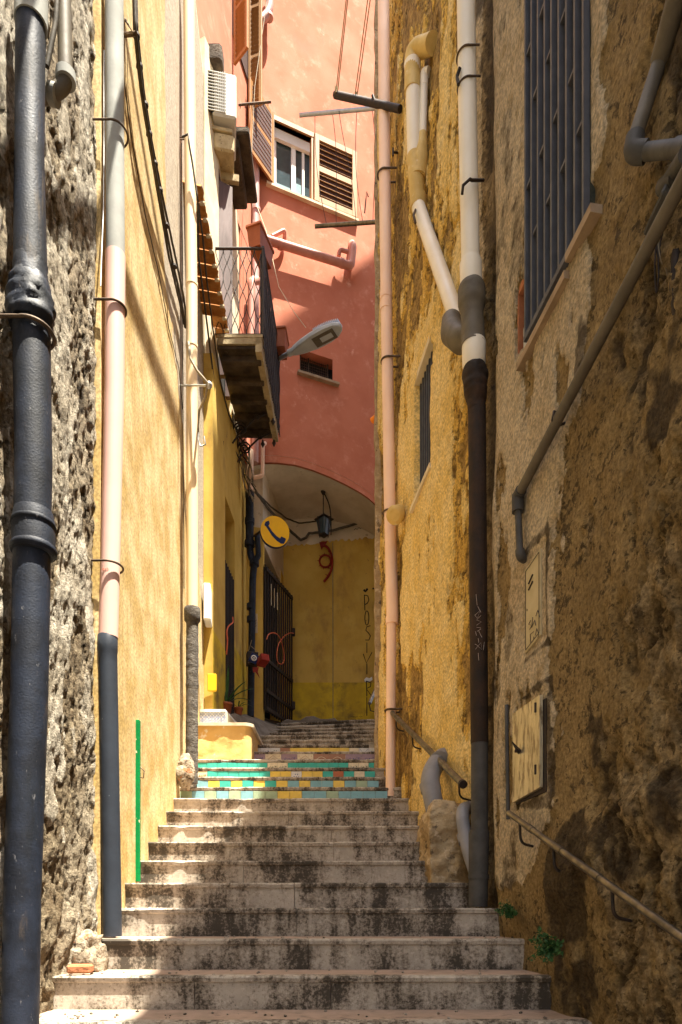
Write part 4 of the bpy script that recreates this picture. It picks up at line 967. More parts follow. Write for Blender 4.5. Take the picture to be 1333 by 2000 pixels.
# lantern under the vault
ln_ = thing('lantern', P(634, 960, 11.3), 'old black lantern hanging from a curved bracket under the vault', 'lantern')
D = 11.3; mb = MB(); mb.tube([P(632, 956, D), P(632, 966, D)], [.06, .02], 10); mb.tube([P(632, 962, D), P(632, 1016, D)], .010, 6)
mb.tube(bend([P(634, 964, D), P(644, 985, D), P(647, 1010, D), P(647, 1045, D)], .1), .011, 6); mb.build('bracket', M_iron, ln_)
c = P(633, 1030, D); mb = MB()
tpw, btw, hh = .125, .07, .13
for sx in (-1, 1):
    for sy in (-1, 1): mb.tube([c+Vector((sx*tpw*.8, sy*tpw*.8, hh)), c+Vector((sx*btw, sy*btw, -hh))], .010, 5)
mb.tube([c+Vector((0,0,hh)), c+Vector((0,0,hh+.025)), c+Vector((0,0,hh+.07)), c+Vector((0,0,hh+.1))], [.17, .15, .05, .02], 4); mb.tube([c+Vector((0,0,-hh-.03)), c+Vector((0,0,-hh))], [.05, .10], 4)
mb.build('cage', M_iron, ln_)
mb = MB(); mb.tube([c+Vector((0,0,hh*.95)), c+Vector((0,0,-hh*.95))], [tpw*1.02, btw*1.2], 4, smooth=False); mb.build('glass', M_glass, ln_)
# hanging painted boxes
hx = thing('hanging_boxes', P(505, 1300, 9.9), 'blue and red painted boxes strung on the black drainpipe', 'ornament')
c = P(493, 1288, 10.05); RB = Matrix.Rotation(.3, 3, 'Z')
mb = MB(); mb.box(c, (.17, .12, .20), RB, bev=.01); mb.build('black_box', M_iron, hx)
c2 = P(496, 1286, 9.92); mb = MB(); mb.box(c2, (.12, .03, .14), RB@Matrix.Rotation(.4, 3, 'Y'), bev=.004)
fr = Vector((.29, -.95, 0)); ex = Vector((.95, .29, 0)); ez = Vector((0, 0, 1))
mb.tube([c2+fr*.02+ex*.035*math.cos(a)+ez*.035*math.sin(a) for a in np.linspace(0, 6.28, 18)], .010, 6, mi=1); mb.ball(c2+fr*.02, .014, mi=1, seg=8, rings=6); mb.build('blue_tile', [M_signb, M_whitem], hx)
c3 = P(514, 1290, 9.9); mb = MB(); mb.box(c3, (.13, .20, .11), Matrix.Rotation(.5, 3, 'Z')@Matrix.Rotation(-.2, 3, 'X'), bev=.006); mb.build('red_box', M_redp, hx)
mb = MB(); mb.tube([P(491, 1262, 10.1), c3+Vector((0,0,.06))], .004, 4); mb.tube([P(485, 1275, 10.1), P(492, 1250, 10.15)], .004, 4); mb.build('string', M_rope, hx)
mb = MB(); mb.prism([P(494, 1303, 9.95), P(506, 1303, 9.95), P(504, 1312, 9.95), P(508, 1325, 9.95), P(502, 1316, 9.95), P(498, 1312, 9.95), P(495, 1314, 9.95)], (0, .01, 0)); mb.build('red_ribbon', M_redp, hx)
# ------------------------------------------------------------ bench, ledge, pots
be = thing('bench', P(438, 1485, 7.7), 'low rendered yellow bench wall with a rounded pale coping beside the tiled steps', 'bench')
bx0, bx1, bz0, bz1, by0, by1 = XL(7.7)+.0, -1.045, zk(13)-.01, zk(13)+.395, 7.70, 8.7
def roundrect(x0, x1, y0, y1, r, n=7):
    pts = [(x0, y0)]; pts += [(x1-r+r*math.sin(a), y0+r-r*math.cos(a)) for a in np.linspace(0, math.pi/2, n)]; pts += [(x1, y1), (x0, y1)]; return pts
rr = roundrect(bx0, bx1, by0, by1, .09)
mb = MB(); rows = 12; vs = []
pp = densify([Vector((x, y, 0)) for x, y in rr], .03)
for j in range(rows+1):
    for p in pp:
        o = (vn(np.array([p.x*7+p.y*5]), np.array([j*.9]), 3)[0]-.5)*.014; vs.append((p.x+o*.4, p.y+o, bz0+(bz1-bz0)*j/rows))
n = len(pp); mb.add(vs, [[j*n+i, j*n+i+1, (j+1)*n+i+1, (j+1)*n+i] for j in range(rows) for i in range(n-1)], 0, True)
M_bench = pm('flaking_yellow_render', (.70,.47,.17), (.62,.40,.14), scale=4, rough=.9, bs=30, bst=.4, bd=.01, stains=[((.75,.68,.52), 9, .60, .68, None), ((.3,.2,.1), 20, .7, .76, None)])
mb.build('wall', M_bench, be)
mb = MB(); r2 = roundrect(bx0, bx1+.03, by0-.03, by1, .11); mb.prism([(x, y, bz1) for x, y in r2], (0, 0, .035)); mb.build('coping', M_pale, be)
tbx = thing('tiled_block', P(417, 1413, 7.95), 'small block faced with white and blue patterned tiles on the bench', 'block')
x0, x1 = (387-CX)/F*7.95, (441-CX)/F*7.95; z0 = bz1+.035; z1 = z0+.20
mb = MB(); mb.prism([(x0-.1, 7.95, z0), (x1+.012, 7.95, z0), (x1+.05, 8.5, z0), (x0-.1, 8.5, z0)], (0, 0, z1-z0)); mb.build('body', M_pale, tbx)
mb = MB(); mb.prism([(x0-.12, 7.93, z1), (x1+.0, 7.93, z1), (x1+.05, 8.5, z1), (x0-.12, 8.5, z1)], (0, 0, .03)); mb.build('slab', M_whitem, tbx)
mb = MB(); mb.prism([(x0, 7.944, z0+.004), (x1+.004, 7.944, z0+.004), (x1-.004, 7.944, z1-.004), (x0, 7.944, z1-.004)], (0, .005, 0), 0)
for i in range(9):
    for j in range(5):
        cx = x0+.02+i*(x1-x0-.03)/8; cz = z0+.025+j*(z1-z0-.05)/4; q = .0155
        mb.tube([(cx+q*math.cos(a), 7.942, cz+q*math.sin(a)) for a in np.linspace(0, 2*math.pi, 9)], .0028, 4, 1, cap=False)
        if (i+j) % 2: mb.tube([(cx, 7.9415, cz), (cx, 7.9435, cz)], .006, 6, 1)
M_tileblue = tilemat('pale_blue_line', (.20,.27,.50)); mb.build('patterned_tiles', [M_tilewhite, M_tileblue], tbx)
lg = thing('stone_ledge', P(430, 1398, 9.0), 'dark concrete ledge and ramp climbing behind the bench to the gate', 'ledge')
mb = MB(); 
v = [P(400,1400,8.7), P(462,1395,9.0), P(478,1392,9.6), P(515,1402,10.2), P(552,1418,10.9), P(556,1432,10.6), P(535,1443,9.7), P(505,1448,9.0), P(470,1462,8.75), P(400,1462,8.7)]
top = [P(400,1400,8.7), P(455,1396,8.8), P(470,1392,9.2), P(490,1402,9.7), P(515,1413,10.2), P(555,1430,11.0), P(575,1418,11.9), P(480,1390,10.9), P(400,1394,10.6)]
gx = 26; vs = []; lo = [P(398,1466,8.62), P(440,1466,8.68), P(470,1462,8.78), P(500,1450,9.0), P(520,1444,9.4), P(545,1438,9.9), P(566,1432,10.6)]
hi = [P(398,1399,8.66), P(440,1397,8.74), P(462,1394,8.9), P(492,1405,9.2), P(516,1419,9.7), P(540,1428,10.2), P(566,1430,10.8)]
bk = [P(398,1396,10.2), P(425,1396,10.4), P(450,1394,10.5), P(478,1393,10.7), P(505,1398,11.0), P(530,1406,11.4), P(566,1414,11.9)]
def lerpl(L_, t): f = t*(len(L_)-1); i = min(int(f), len(L_)-2); return L_[i]*(1-(f-i))+L_[i+1]*(f-i)
for i in range(gx+1):
    t = i/gx
    for j, w_ in enumerate([0, .33, .66, 1]): vs.append(lerpl(lo, t)*(1-w_)+lerpl(hi, t)*w_+Vector((0, .05*(vn(np.array([i*.4]), np.array([j*1.1]), 8)[0]-.5), .04*(vn(np.array([i*.4]), np.array([j*1.1]), 9)[0]-.5)*(w_ > 0))))
    for j, w_ in enumerate([.3, .65, 1]): vs.append(lerpl(hi, t)*(1-w_)+lerpl(bk, t)*w_)
mb.add(vs, [[i*7+j, (i+1)*7+j, (i+1)*7+j+1, i*7+j+1] for i in range(gx) for j in range(6)], 0, True)
mb.build('ramp', M_conc, lg)
mb = MB(); mb.tube(densify([P(540, 1424, 11.2), P(600, 1413, 11.3), P(640, 1414, 11.3), P(662, 1420, 11.2)], .1), [.03]+[.09]*0+[.10+.03*math.sin(i*1.7) for i in range(len(densify([P(540, 1424, 11.2), P(600, 1413, 11.3), P(640, 1414, 11.3), P(662, 1420, 11.2)], .1))-2)]+[.02], 10)
mb.build('threshold', M_conc, lg)
def pot(px, py, d, w_, h, label):
    t = thing('plant_pot', P(px, py, d), label, 'plant pot', 'potted plants on the ledge'); b = P(px, py, d); mb = MB()
    mb.tube([b, b+Vector((0,0,h*.8)), b+Vector((0,0,h*.8)), b+Vector((0,0,h)), b+Vector((0,0,h))], [w_*.34, w_*.46, w_*.52, w_*.52, w_*.44], 16); mb.build('pot', M_terr, t); return t, b+Vector((0, 0, h*.95))
def blade(mb, o, dirv, L_, w_, droop, n=8):
    o = Vector(o); dh = Vector((dirv[0], dirv[1], 0)); s = Vector((-dirv[1], dirv[0], 0)).normalized() if dh.length > 0 else Vector((1,0,0)); vs = []
    for i in range(n+1):
        t = i/n; c = o+dh*L_*t+Vector((0, 0, L_*(dirv[2]*t-droop*t*t))); ww = w_*math.sin(math.pi*min(1, .18+t*.82))**.7
        vs += [c-s*ww, c+Vector((0, 0, -.15*ww)), c+s*ww]
    mb.add(vs, [[i*3+a, i*3+a+1, (i+1)*3+a+1, (i+1)*3+a] for i in range(n) for a in (0, 1)], 0, True)
t, b = pot(442, 1397, 8.95, .17, .16, 'terracotta pot with long arching strap leaves on the ledge by the doorway')
mb = MB()
for dx, dy, dz, L_, dr in ((.95,-.1,1.0,.42,.55),(.8,-.3,1.2,.36,.45),(-.2,.1,1.4,.40,.15),(-.35,-.2,1.3,.34,.25),(.45,.2,1.3,.40,.4),(.9,.3,.8,.36,.6),(-.6,-.1,.9,.25,.5),(.15,-.4,1.3,.42,.2)): blade(mb, b, (dx, dy, dz), L_, .020, dr)
mb.build('leaves', M_leaf, t)
t, b = pot(466, 1397, 9.1, .13, .10, 'small terracotta pot with drooping thin leaves, right of the larger pot')
mb = MB()
for dx, dy, dz, L_, dr in ((.9,-.2,.8,.26,.9),(.7,-.5,1.0,.24,1.0),(-.7,-.2,.9,.2,.9),(.2,-.6,1.1,.2,.8)): blade(mb, b, (dx, dy, dz), L_, .009, dr)
mb.build('leaves', M_leaf, t)
t, b = pot(424, 1399, 8.9, .12, .10, 'pot with two upright stiff cactus-like leaves at the end of the ledge')
mb = MB()
for dx, L_ in ((0, .46), (.05, .42), (.2, .25), (-.25, .22)): blade(mb, b, (dx, 0, 1), L_, .026, 0)
mb.build('leaves', M_leaf, t)
mb = MB(); p = P(414, 1332, 8.2); mb.box(p+Vector((0,.03,0)), (.11, .05, .21), bev=.008); mb.build('plaque', M_signy, base=p, label='small yellow plaque fixed low on the wall above the tiled block', cat='plaque')
mb = MB(); p = P(407, 1177, 8.1); mb.box(p+Vector((-.02,.08,0)), (.085, .26, .44), Matrix.Rotation(.1, 3, 'Z'), bev=.012); o = mb.build('meter_box', M_whitem, base=p, label='white meter box on the yellow wall edge beyond the cream downpipe', cat='meter box')
# ------------------------------------------------------------ left: near big iron pipe
dl = 2.87; bp = thing('drainpipe', P(48, 2050, dl), 'thick black painted iron drainpipe nearest the camera on the left', 'drainpipe')
def ppts(keys, d, n=0): return [P(x, y, d) for x, y in keys]
mb = MB(); rnd = random.Random(11)
def wobtube(mb, pts, r, step=.03, amp=.0, seg=20, mi=0, seed=1):
    q = densify(pts, step); rr = [r*(1+amp*(vn(np.array([i*.55]), np.array([seed*1.]), seed)[0]-.5)) for i in range(len(q))]
    if amp > .04:
        b = len(mb.v); mb.tube(q, rr, seg, mi)
        for i in range(b, len(mb.v)):
            v = Vector(mb.v[i]); k = (i-b)//seg; c = q[k if k < len(q) else (0 if k == len(q) else -1)]; dv = v-c
            nz = fbm(np.array([v.x*55+v.y*37]), np.array([v.z*45]), 3, seed)[0]-.5; mb.v[i] = tuple(c+dv*(1+nz*amp*1.6))
    else: mb.tube(q, rr, seg, mi)
tubeobj('pipe', ppts([(61, -60), (58, 300), (60, 560)], dl), .0, M_blackiron, parent=bp, rad=[.060, .060, .070], seg=24)
mb = MB(); wobtube(mb, ppts([(62, 630), (66, 900), (58, 1350), (44, 1750), (38, 2120)], dl), .0755, amp=.01, seg=28); mb.build('pipe', M_blackiron, bp)
mb = MB(); mb.tube(ppts([(63, -60), (61, 48)], dl), .067, 24); mb.build('cement_sleeve', M_greyfib, bp)
mb = MB(); wobtube(mb, ppts([(60, 515), (60, 560)], dl), .072, step=.02, amp=.12, seg=28, seed=4); q = ppts([(59, 548), (59, 562), (60, 585), (60, 610), (61, 640)], dl)
q2 = densify(q, .012); b = len(mb.v); rr = [float(np.interp(i/(len(q2)-1), [0, .15, .45, .9, 1], [.073, .085, .092, .094, .084])) for i in range(len(q2))]; mb.tube(q2, rr, 32)
for i in range(b, len(mb.v)):
    v = Vector(mb.v[i]); k = (i-b)//32; c = q2[k if k < len(q2) else (0 if k == len(q2) else -1)]; nz = fbm(np.array([v.x*34+v.y*23]), np.array([v.z*34]), 5, 5, .7)[0]-.5; mb.v[i] = tuple(c+(v-c)*(1+nz*.42))
mb.build('lumpy_joint', M_blackiron, bp)
mb = MB()
for yy, ra, rb in ((1020, .088, .092), (1072, .096, .093)):
    mb.tube([P(66, yy-8, dl), P(66, yy, dl), P(66, yy+8, dl), P(66, yy+12, dl)], [ra-.012, ra, rb, .078], 28)
mb.tube([P(66, 1000, dl), P(66, 1018, dl), P(66, 1070, dl), P(66, 1082, dl)], [.078, .087, .088, .088], 28); mb.build('socket_joint', M_blackiron, bp)
def ring(cx, py, d, r, tilt=0, rr=.007, back=.16, wallx=None, mat=None, parent=None, name='clamp', a0=-100, a1=80, sgn=1, flat=False):
    """open hoop round a vertical pipe, arms running back to the wall (wall on the left if sgn=1)"""
    c = P(cx, py, d); pts = []
    for a in np.linspace(math.radians(a0), math.radians(a1), 18): pts.append(c+Vector((math.cos(a)*r*sgn, math.sin(a)*r, tilt*math.cos(a)*.02)))
    w1 = Vector((c.x-sgn*back, pts[0].y, c.z)); w2 = Vector((c.x-sgn*back, pts[-1].y, c.z)); mb = MB()
    mb.tube([w1]+pts+[w2], rr, 6)
    if flat:
        mb2 = MB(); 
    return mb.build(name, mat or M_clamp, parent)
ring(63, 652, dl, .088, parent=bp, back=.13, rr=.008)
wp = thing('waste_pipe', P(128, 170, 3.05), 'grey waste pipe elbowing into the black drainpipe at top left', 'pipe')
tubeobj('pipe', bend(ppts([(124, -60), (129, 168), (96, 186), (74, 190)], 3.02), .07), .031, M_conduit, parent=wp, seg=16)
mb = MB(); mb.tube(ppts([(129, 143), (129, 160)], 3.02), .044, 16); mb.tube(ppts([(98, 183), (112, 187)], 3.02), .041, 14); pieces(mb, 'collar', M_greyfib, wp)
ob = tubeobj('cable', ppts([(116, -60), (110, 40), (92, 130)], 2.95), .011, M_cable, 'dark cable slanting down beside the black pipe at the top left corner', 'cable')
ob = tubeobj('cable', ppts([(87, -60), (88, 60), (88, 108)], 2.97), .006, M_grille, 'thin blue wire hanging right beside the black drainpipe', 'cable')
# ------------------------------------------------------------ second pipe: grey / pink / dark
d2 = 3.9; p2 = thing('drainpipe', P(219, 1828, d2), 'three-part drainpipe on the left, grey above, pink in the middle, dark grey below', 'drainpipe')
tubeobj('pipe', ppts([(223, -60), (225, 300), (226, 505)], d2), .053, M_greyfib, parent=p2, seg=28)
tubeobj('pipe', ppts([(226, 498), (224, 760), (212, 1245)], d2), .0, M_pinkpipe, parent=p2, seg=28, rad=[.057, .0555, .0555])
mb = MB(); mb.tube(ppts([(210.5, 1242), (210.5, 1244), (210.5, 1272), (210.5, 1277), (211, 1300), (216, 1600), (220, 1829)], d2), [.054, .0575, .0575, .0545, .0545, .0545, .0545], 28); mb.build('pipe', M_darkpvc, p2)
ring(224, 262, d2, .075, parent=p2, back=.10, rr=.006); ring(224, 604, d2, .066, parent=p2, back=.10, rr=.007); ring(213, 1108, d2, .080, parent=p2, back=.14, rr=.0065)
mb = MB(); rnd = random.Random(4)
for i in range(7):
    x = 204+i*4.5; c = P(x, 1121+rnd.uniform(-1, 1), d2); c.y = d2-.0535; 
M_stamp = pm('faded_red_stamp_ink', (.55,.2,.14), bst=0)
for i in range(6):
    a = -1.9+i*.17; c = P(213, 1121, d2); r_ = .0562
    mb.box(c+Vector((math.cos(a)*r_, math.sin(a)*r_, 0)), (.0055, .002, .016 if i % 2 else .011), Matrix.Rotation(a+math.pi/2, 3, 'Z'))
mb.build('ink_stamp', M_stamp, p2)
# ------------------------------------------------------------ cream downpipe with mortar foot
d3 = 6.55; p3 = thing('drainpipe', P(376, 1530, d3), 'cream downpipe at the end of the yellow wall with a rough mortar-coated foot', 'drainpipe')
tubeobj('pipe', ppts([(369, -60), (372, 340), (375, 560), (375, 680), (376, 1195)], d3), .0545, M_creampipe, parent=p3, seg=24)
mb = MB(); mb.tube(ppts([(376, 1188), (376, 1192), (376, 1212), (376, 1217)], d3), [.075, .080, .078, .060], 20); mb.build('collar', M_mortar, p3)
mb = MB(); wobtube(mb, ppts([(376, 1212), (376, 1235), (375, 1530)], d3), .060, step=.02, amp=.07, seg=24, seed=6); mb.build('mortar_foot', M_mortar, p3)
mb = MB()
for py in (556, 676): mb.tube(ppts([(375, py-3), (375, py+3)], d3), .059, 20)
pieces(mb, 'coupling', M_creampipe, p3)
ring(372, 270, d3-.02, .02, parent=p3, back=.10, rr=.006, a0=-150, a1=150); 
mb = MB(); p = P(368, 1532, 6.42); vs = []
mb.ball(p+Vector((-.03, .0, .13)), .145, seg=36, rings=30, sc=(.60, .6, 1.25))
for i, v_ in enumerate(mb.v):
    v_ = Vector(v_); c_ = p+Vector((-.02, 0, .14)); nz = fbm(np.array([v_.x*16+v_.y*11]), np.array([v_.z*13]), 5, 4, .6)[0]-.5; mb.v[i] = tuple(c_+(v_-c_)*(1+nz*.75))
mb.build('mortar_lump', M_rubble, base=p, label='lump of crumbling pale mortar at the foot of the cream downpipe', cat='mortar lump')
# green post
mb = MB(); p = P(268, 1722, 4.74); mb.box(p+Vector((.0, .0, .575)), (.044, .035, 1.15), bev=.004); gp = thing('green_post', p, 'chipped green metal strip standing against the yellow wall on the steps', 'post'); mb.build('strip', M_green, gp)
mb = MB(); p = P(280, 1512, 4.74); mb.tube([p+Vector((-.02,0,.05)), p+Vector((.01,-.01,.02)), p+Vector((.005,-.01,-.03)), p+Vector((-.03,0,-.02))], .004, 5); mb.build('hook', M_clamp, gp)

# ------------------------------------------------------------ cables on the left wall
def cable(pts, r, mat, label, name='cable', wig=0.0, n=.06, seg=6, seed=0, group=None):
    q = densify(pts, n); rd = random.Random(seed)
    q = [p+Vector((0, rd.uniform(-wig, wig), rd.uniform(-wig, wig))) for p in q]
    mb = MB(); mb.tube(q, r, seg); return mb.build(name, mat, base=tuple(pts[0]), label=label, cat='cable', group=group)
cb = thing('cable_bundle', PL(300, 350, .08), 'thick strapped bundle of dark cables slanting down the yellow wall', 'cable bundle')
for k, (o, ofs) in enumerate(((0, .085), (3, .075), (-2, .07))):
    q = densify([PL(262+o, -60, ofs), PL(265+o, 60, ofs), PL(278+o, 180, ofs), PL(296+o, 290, ofs), PL(314+o*1.6, 390, ofs-.01), PL(335+o*2.5, 500, ofs-.02), PL(353+o*2, 580, ofs-.03), PL(364+o, 640, ofs-.03)], .05)
    rd = random.Random(k); q = [p+Vector((0, rd.uniform(-.003,.003), rd.uniform(-.006,.006))) for p in q]
    mb = MB(); mb.tube(q, .0105, 7); mb.build('cable', M_cable, cb)
mb = MB()
for x, y in ((266, 70), (272, 130), (283, 205), (291, 262), (302, 320), (312, 372), (324, 440), (340, 520)):
    c = PL(x+1, y, .077); mb.tube([c-Vector((0, 0, .008)), c+Vector((0, 0, .008))], .024, 8)
pieces(mb, 'tie', M_iron, cb)
mb = MB(); mb.tube([PL(243, 68, .0), PL(262, 68, .09), PL(245, 38, 0), ], .008, 6); mb.tube([PL(243, 68, 0), PL(266, 66, .1)], .013, 8); mb.build('bracket', M_clamp, cb)
tr = thing('cable_standoff', P(406, 752, 6.6), 'thin rod and ring carrying the cables across the cream downpipe', 'bracket')
mb = MB(); mb.tube([PL(352, 753, 0), P(403, 753, 6.35)], .009, 7); mb.ball(P(409, 752, 6.35), .032, seg=10, rings=8); mb.build('rod', M_hbar, tr)
cable([PL(366, 640, .05), P(372, 700, 6.3), P(386, 725, 6.3), P(406, 748, 6.32), P(402, 775, 6.35), P(390, 800, 6.6), P(387, 830, 7.0), P(388, 852, 7.1)], .012, M_cablel, 'pale cable looping from the bundle over the cream downpipe', seed=3)
cable([P(399, 852, 7.0), P(402, 868, 7.0), P(392, 872, 7.0), P(387, 858, 7.0), P(389, 845, 7.0)], .008, M_hbar, 'small loop of wire tied beside the cream downpipe', name='wire_loop')
cable([PL(356, 268, .05), P(368, 262, 6.4), P(369, 275, 6.4), P(378, 330, 6.45), P(387, 395, 6.5), P(396, 460, 7.0), P(404, 545, 7.5), P(416, 640, 8.0), P(430, 740, 8.6), P(447, 810, 9.2), P(478, 870, 9.9)], .011, M_cable, 'dark cable dropping from the cream pipe past the tiles to below the balcony', seed=5, wig=.004)
cable([P(387, 395, 6.5), P(388, 500, 7.0), P(402, 610, 7.8), P(418, 740, 8.4), P(444, 850, 9.4), P(470, 900, 9.9)], .011, M_cable, 'second dark cable running behind the tile canopy down to the corner tangle', seed=7, wig=.004)
cable([PL(204, 100, .02), PL(203, 400, .02), PL(197, 560, .02)], .004, M_hbar, 'thin pale wire down the joint between the grey wall and the yellow wall', seed=8, n=.15, wig=.003)
cable([PL(242, 150, .012), PL(256, 260, .012), PL(270, 340, .012), PL(284, 420, .012), PL(296, 470, .012), PL(312, 540, .012), PL(330, 640, .012), PL(350, 720, .012), PL(357, 800, .012)], .004, M_cable, 'thin black wire stapled down the yellow wall left of the bundle', seed=9, wig=.006)
cable([PL(355, 280, .012), PL(357, 500, .012), PL(358, 800, .012), PL(360, 1150, .012)], .0045, M_cable, 'thin wire running down the left side of the cream downpipe', seed=10, wig=.004, n=.15)
cable([(-.9, .5, EYE+4.4), (-.85, 1.9, EYE+5.6), (-.77, 3.93, EYE+7.17), (-.687, 5.74, EYE+8.63), (.62, 6.9, EYE+11.2)], .028, M_cable, 'unseen thick overhead cable, placed for its shadow on the yellow wall', seed=12)  # out-of-frame cable added for the shadow line it casts
cable([(-1.2, 3.2, EYE+6.9), (-.95, 4.6, EYE+8.0), (-.8, 5.6, EYE+8.8), (.62, 6.7, EYE+11.0)], .013, M_cable, 'unseen thin overhead cable, placed for a second shadow on the yellow wall', seed=19)  # second out-of-frame cable, added for a thinner shadow line
cable([P(437, 862, 8.9), P(432, 920, 8.9), P(436, 955, 8.9), P(432, 975, 8.9), P(428, 998, 8.9)], .006, M_cable, 'black wire hanging with a plug on the ochre wall left of the doorway', seed=13, wig=.003)
rnd = random.Random(21)
tg = thing('cable_tangle', P(485, 920, 9.9), 'tangle of cables and wires in the corner under the balcony', 'cables')
for k in range(9):
    a = P(470+rnd.uniform(-8, 8), 862+rnd.uniform(-10, 10), 9.9); b = P(492+rnd.uniform(-6, 8), 950+rnd.uniform(-10, 25), 10.0)
    pts = [a+(b-a)*t+Vector((rnd.uniform(-.07, .07), rnd.uniform(-.06, .06), rnd.uniform(-.04, .04))) for t in np.linspace(0, 1, 6)]
    mb = MB(); mb.tube(bend(pts, .08, 4), rnd.uniform(.006, .014), 6); mb.build('cable', M_cablel if k % 3 else M_cable, tg)
cable([P(492, 945, 9.95), P(505, 965, 10.1), P(530, 990, 10.8), P(560, 1012, 11.4), P(585, 1022, 12.0), P(640, 1015, 12.05), P(700, 1003, 12.05), P(742, 998, 12.05)], .013, M_cable, 'upper cable crossing under the vault to the right wall', seed=14, wig=.003)
cable([P(500, 960, 10.0), P(530, 1000, 10.9), P(560, 1030, 11.6), P(588, 1055, 12.04), P(598, 1050, 12.04), P(604, 1042, 12.04), P(650, 1036, 12.04), P(700, 1022, 12.04), P(725, 1016, 12.04), P(742, 1030, 12.04)], .024, M_mortar, 'thick lower cable sagging along the peeled band of the back wall', seed=15, wig=.004)
cable([P(648, 995, 12.0), P(700, 992, 12.0), P(738, 984, 12.0)], .009, M_cable, 'thin wire between the lantern and the right end of the vault', seed=16, wig=.003)
cable([P(496, 385, 9.9), P(520, 450, 9.6), P(545, 560, 9.3), P(575, 610, 9.1), P(598, 640, 9.05)], .004, M_pale, 'thin pale cable drooping across the red wall to the street lamp', seed=17, n=.2)
cable([PF(522, 0, .35), P(498, 170, 10.0), P(492, 300, 9.9), P(495, 440, 9.6), P(491, 560, 9.9)], .005, M_cablel, 'pale cable falling beside the corner drainpipe of the red house', seed=18, n=.2)

# ------------------------------------------------------------ laundry bars
lb = thing('laundry_pulley_bar', P(781, 212, 6.5), 'dark wooden bar with two pairs of ropes sticking out of the right wall', 'laundry bar')
A = P(655, 185, 6.9); B = P(782, 213, 6.45)
mb = MB(); mb.tube([A, B], .032, 8); mb.tube([P(733, 200, 6.6), P(728, 186, 6.6)], .014, 6); mb.build('bar', M_iron, lb)
mb = MB()
for xa, ya, xb, yb in ((657, 178, 681, -40), (660, 178, 684, -40), (694, 185, 724, -40), (698, 186, 729, -40)): mb.tube([P(xa, ya, 6.86), P(xb, yb, 6.3)], .0055, 5)
for x, y in ((657, 172), (696, 184)): mb.tube([P(x, y-2, 6.86), P(x, y+10, 6.86)], .015, 8)
pieces(mb, 'rope', M_rope, lb)
l2 = thing('laundry_line', P(737, 434, 8.2), 'silver rail and dark lower bar joined by sagging clothes line strings', 'laundry line')
mb = MB(); a = P(587, 225, 8.5); b = P(737, 211, 8.0); mb.tube([a, b], .030, 4); mb.build('upper_rail', M_hbar, l2)
mb = MB(); a2 = P(617, 442, 8.5); b2 = P(742, 433, 8.1); mb.tube([a2, b2], .030, 4); mb.build('lower_bar', M_brass, l2)
for i, (xa, xb) in enumerate(((617, 640), (645, 665), (672, 690), (698, 712), (722, 735))):
    ta = (xa-587)/150; tb2 = (xb-617)/125; p0 = a+(b-a)*ta; p1 = a2+(b2-a2)*tb2
    mb = MB(); mb.tube([p0+(p1-p0)*t+Vector((.05*math.sin(t*3.1+i)*(1 if i % 2 else -1), 0, 0)) for t in np.linspace(0, 1, 12)], .0035, 4); mb.build('string', M_iron, l2)
mb = MB(); p = P(715, 400, 8.2); mb.tube([p+Vector((-.015,0,-.1)), p+Vector((0,0,.06)), p+Vector((.01,0,.16)), p+Vector((.03,0,.10))], .008, 5); mb.build('wire_hook', M_clamp, base=p, label='small rusty wire hook hanging above the lower laundry bar', cat='hook')
bk = thing('peg_bar', P(466, 204, 9.2), 'short dark bar with pegs in front of the open shutters', 'bar')
mb = MB(); mb.tube([P(466, 205, 9.2), P(530, 199, 9.2)], .015, 7)
for i in range(7): q = P(470+i*9, 204.5-i*.85, 9.2); mb.tube([q, q-Vector((0,0,.05))], .006, 5)
mb.build('bar', M_clamp, bk)

# ------------------------------------------------------------ right wall fittings
p4 = thing('drainpipe', P(763, 1556, 6.62), 'long salmon pink drainpipe at the far edge of the right wall', 'drainpipe')
dpp = 6.62
mb = MB(); mb.tube(ppts([(749, -60), (752, 340), (755, 600), (758, 760), (762, 1000), (767, 1205), (766, 1215)], dpp), [.058]*5+[.060, .056], 24); mb.build('pipe', M_salmon, p4)
mb = MB(); mb.tube(ppts([(765, 1212), (764, 1400), (763, 1556)], dpp), .049, 24); mb.build('lower_pipe', M_salmon, p4)
mb = MB()
for x, y in ((754.5, 578), (754.5, 600), (766, 1212)): mb.tube(ppts([(x, y-7), (x, y+7)], dpp), .0625, 24)
pieces(mb, 'coupling', M_salmon, p4)
for x, y in ((751, 342), (758, 706), (761, 1002)): ring(x, y, dpp, .066, parent=p4, back=.12, rr=.009, sgn=-1)
ring(764, 1388, dpp, .058, parent=p4, back=.12, rr=.010, sgn=-1)
cup = thing('cup_fitting', PR(775, 1005, .1), 'small yellow cup-shaped fitting stuck out beside the salmon pipe', 'fitting')
mb = MB(); a = PR(784, 1000, .02); b = PR(772, 1006, .14); mb.tube([a, a+(b-a)*.3, b, b+(b-a)*.05], [.03, .075, .085, .05], 14); mb.build('cup', M_yellpipe, cup)
mb = MB(); p = P(733, 818, 8.0); mb.tube([P(742, 816, 7.72), P(733, 817, 7.75), P(727, 822, 7.78)], .035, 12); mb.build('spout', M_orange, base=p, label='short orange plastic spout poking from the edge of the right wall', cat='spout')
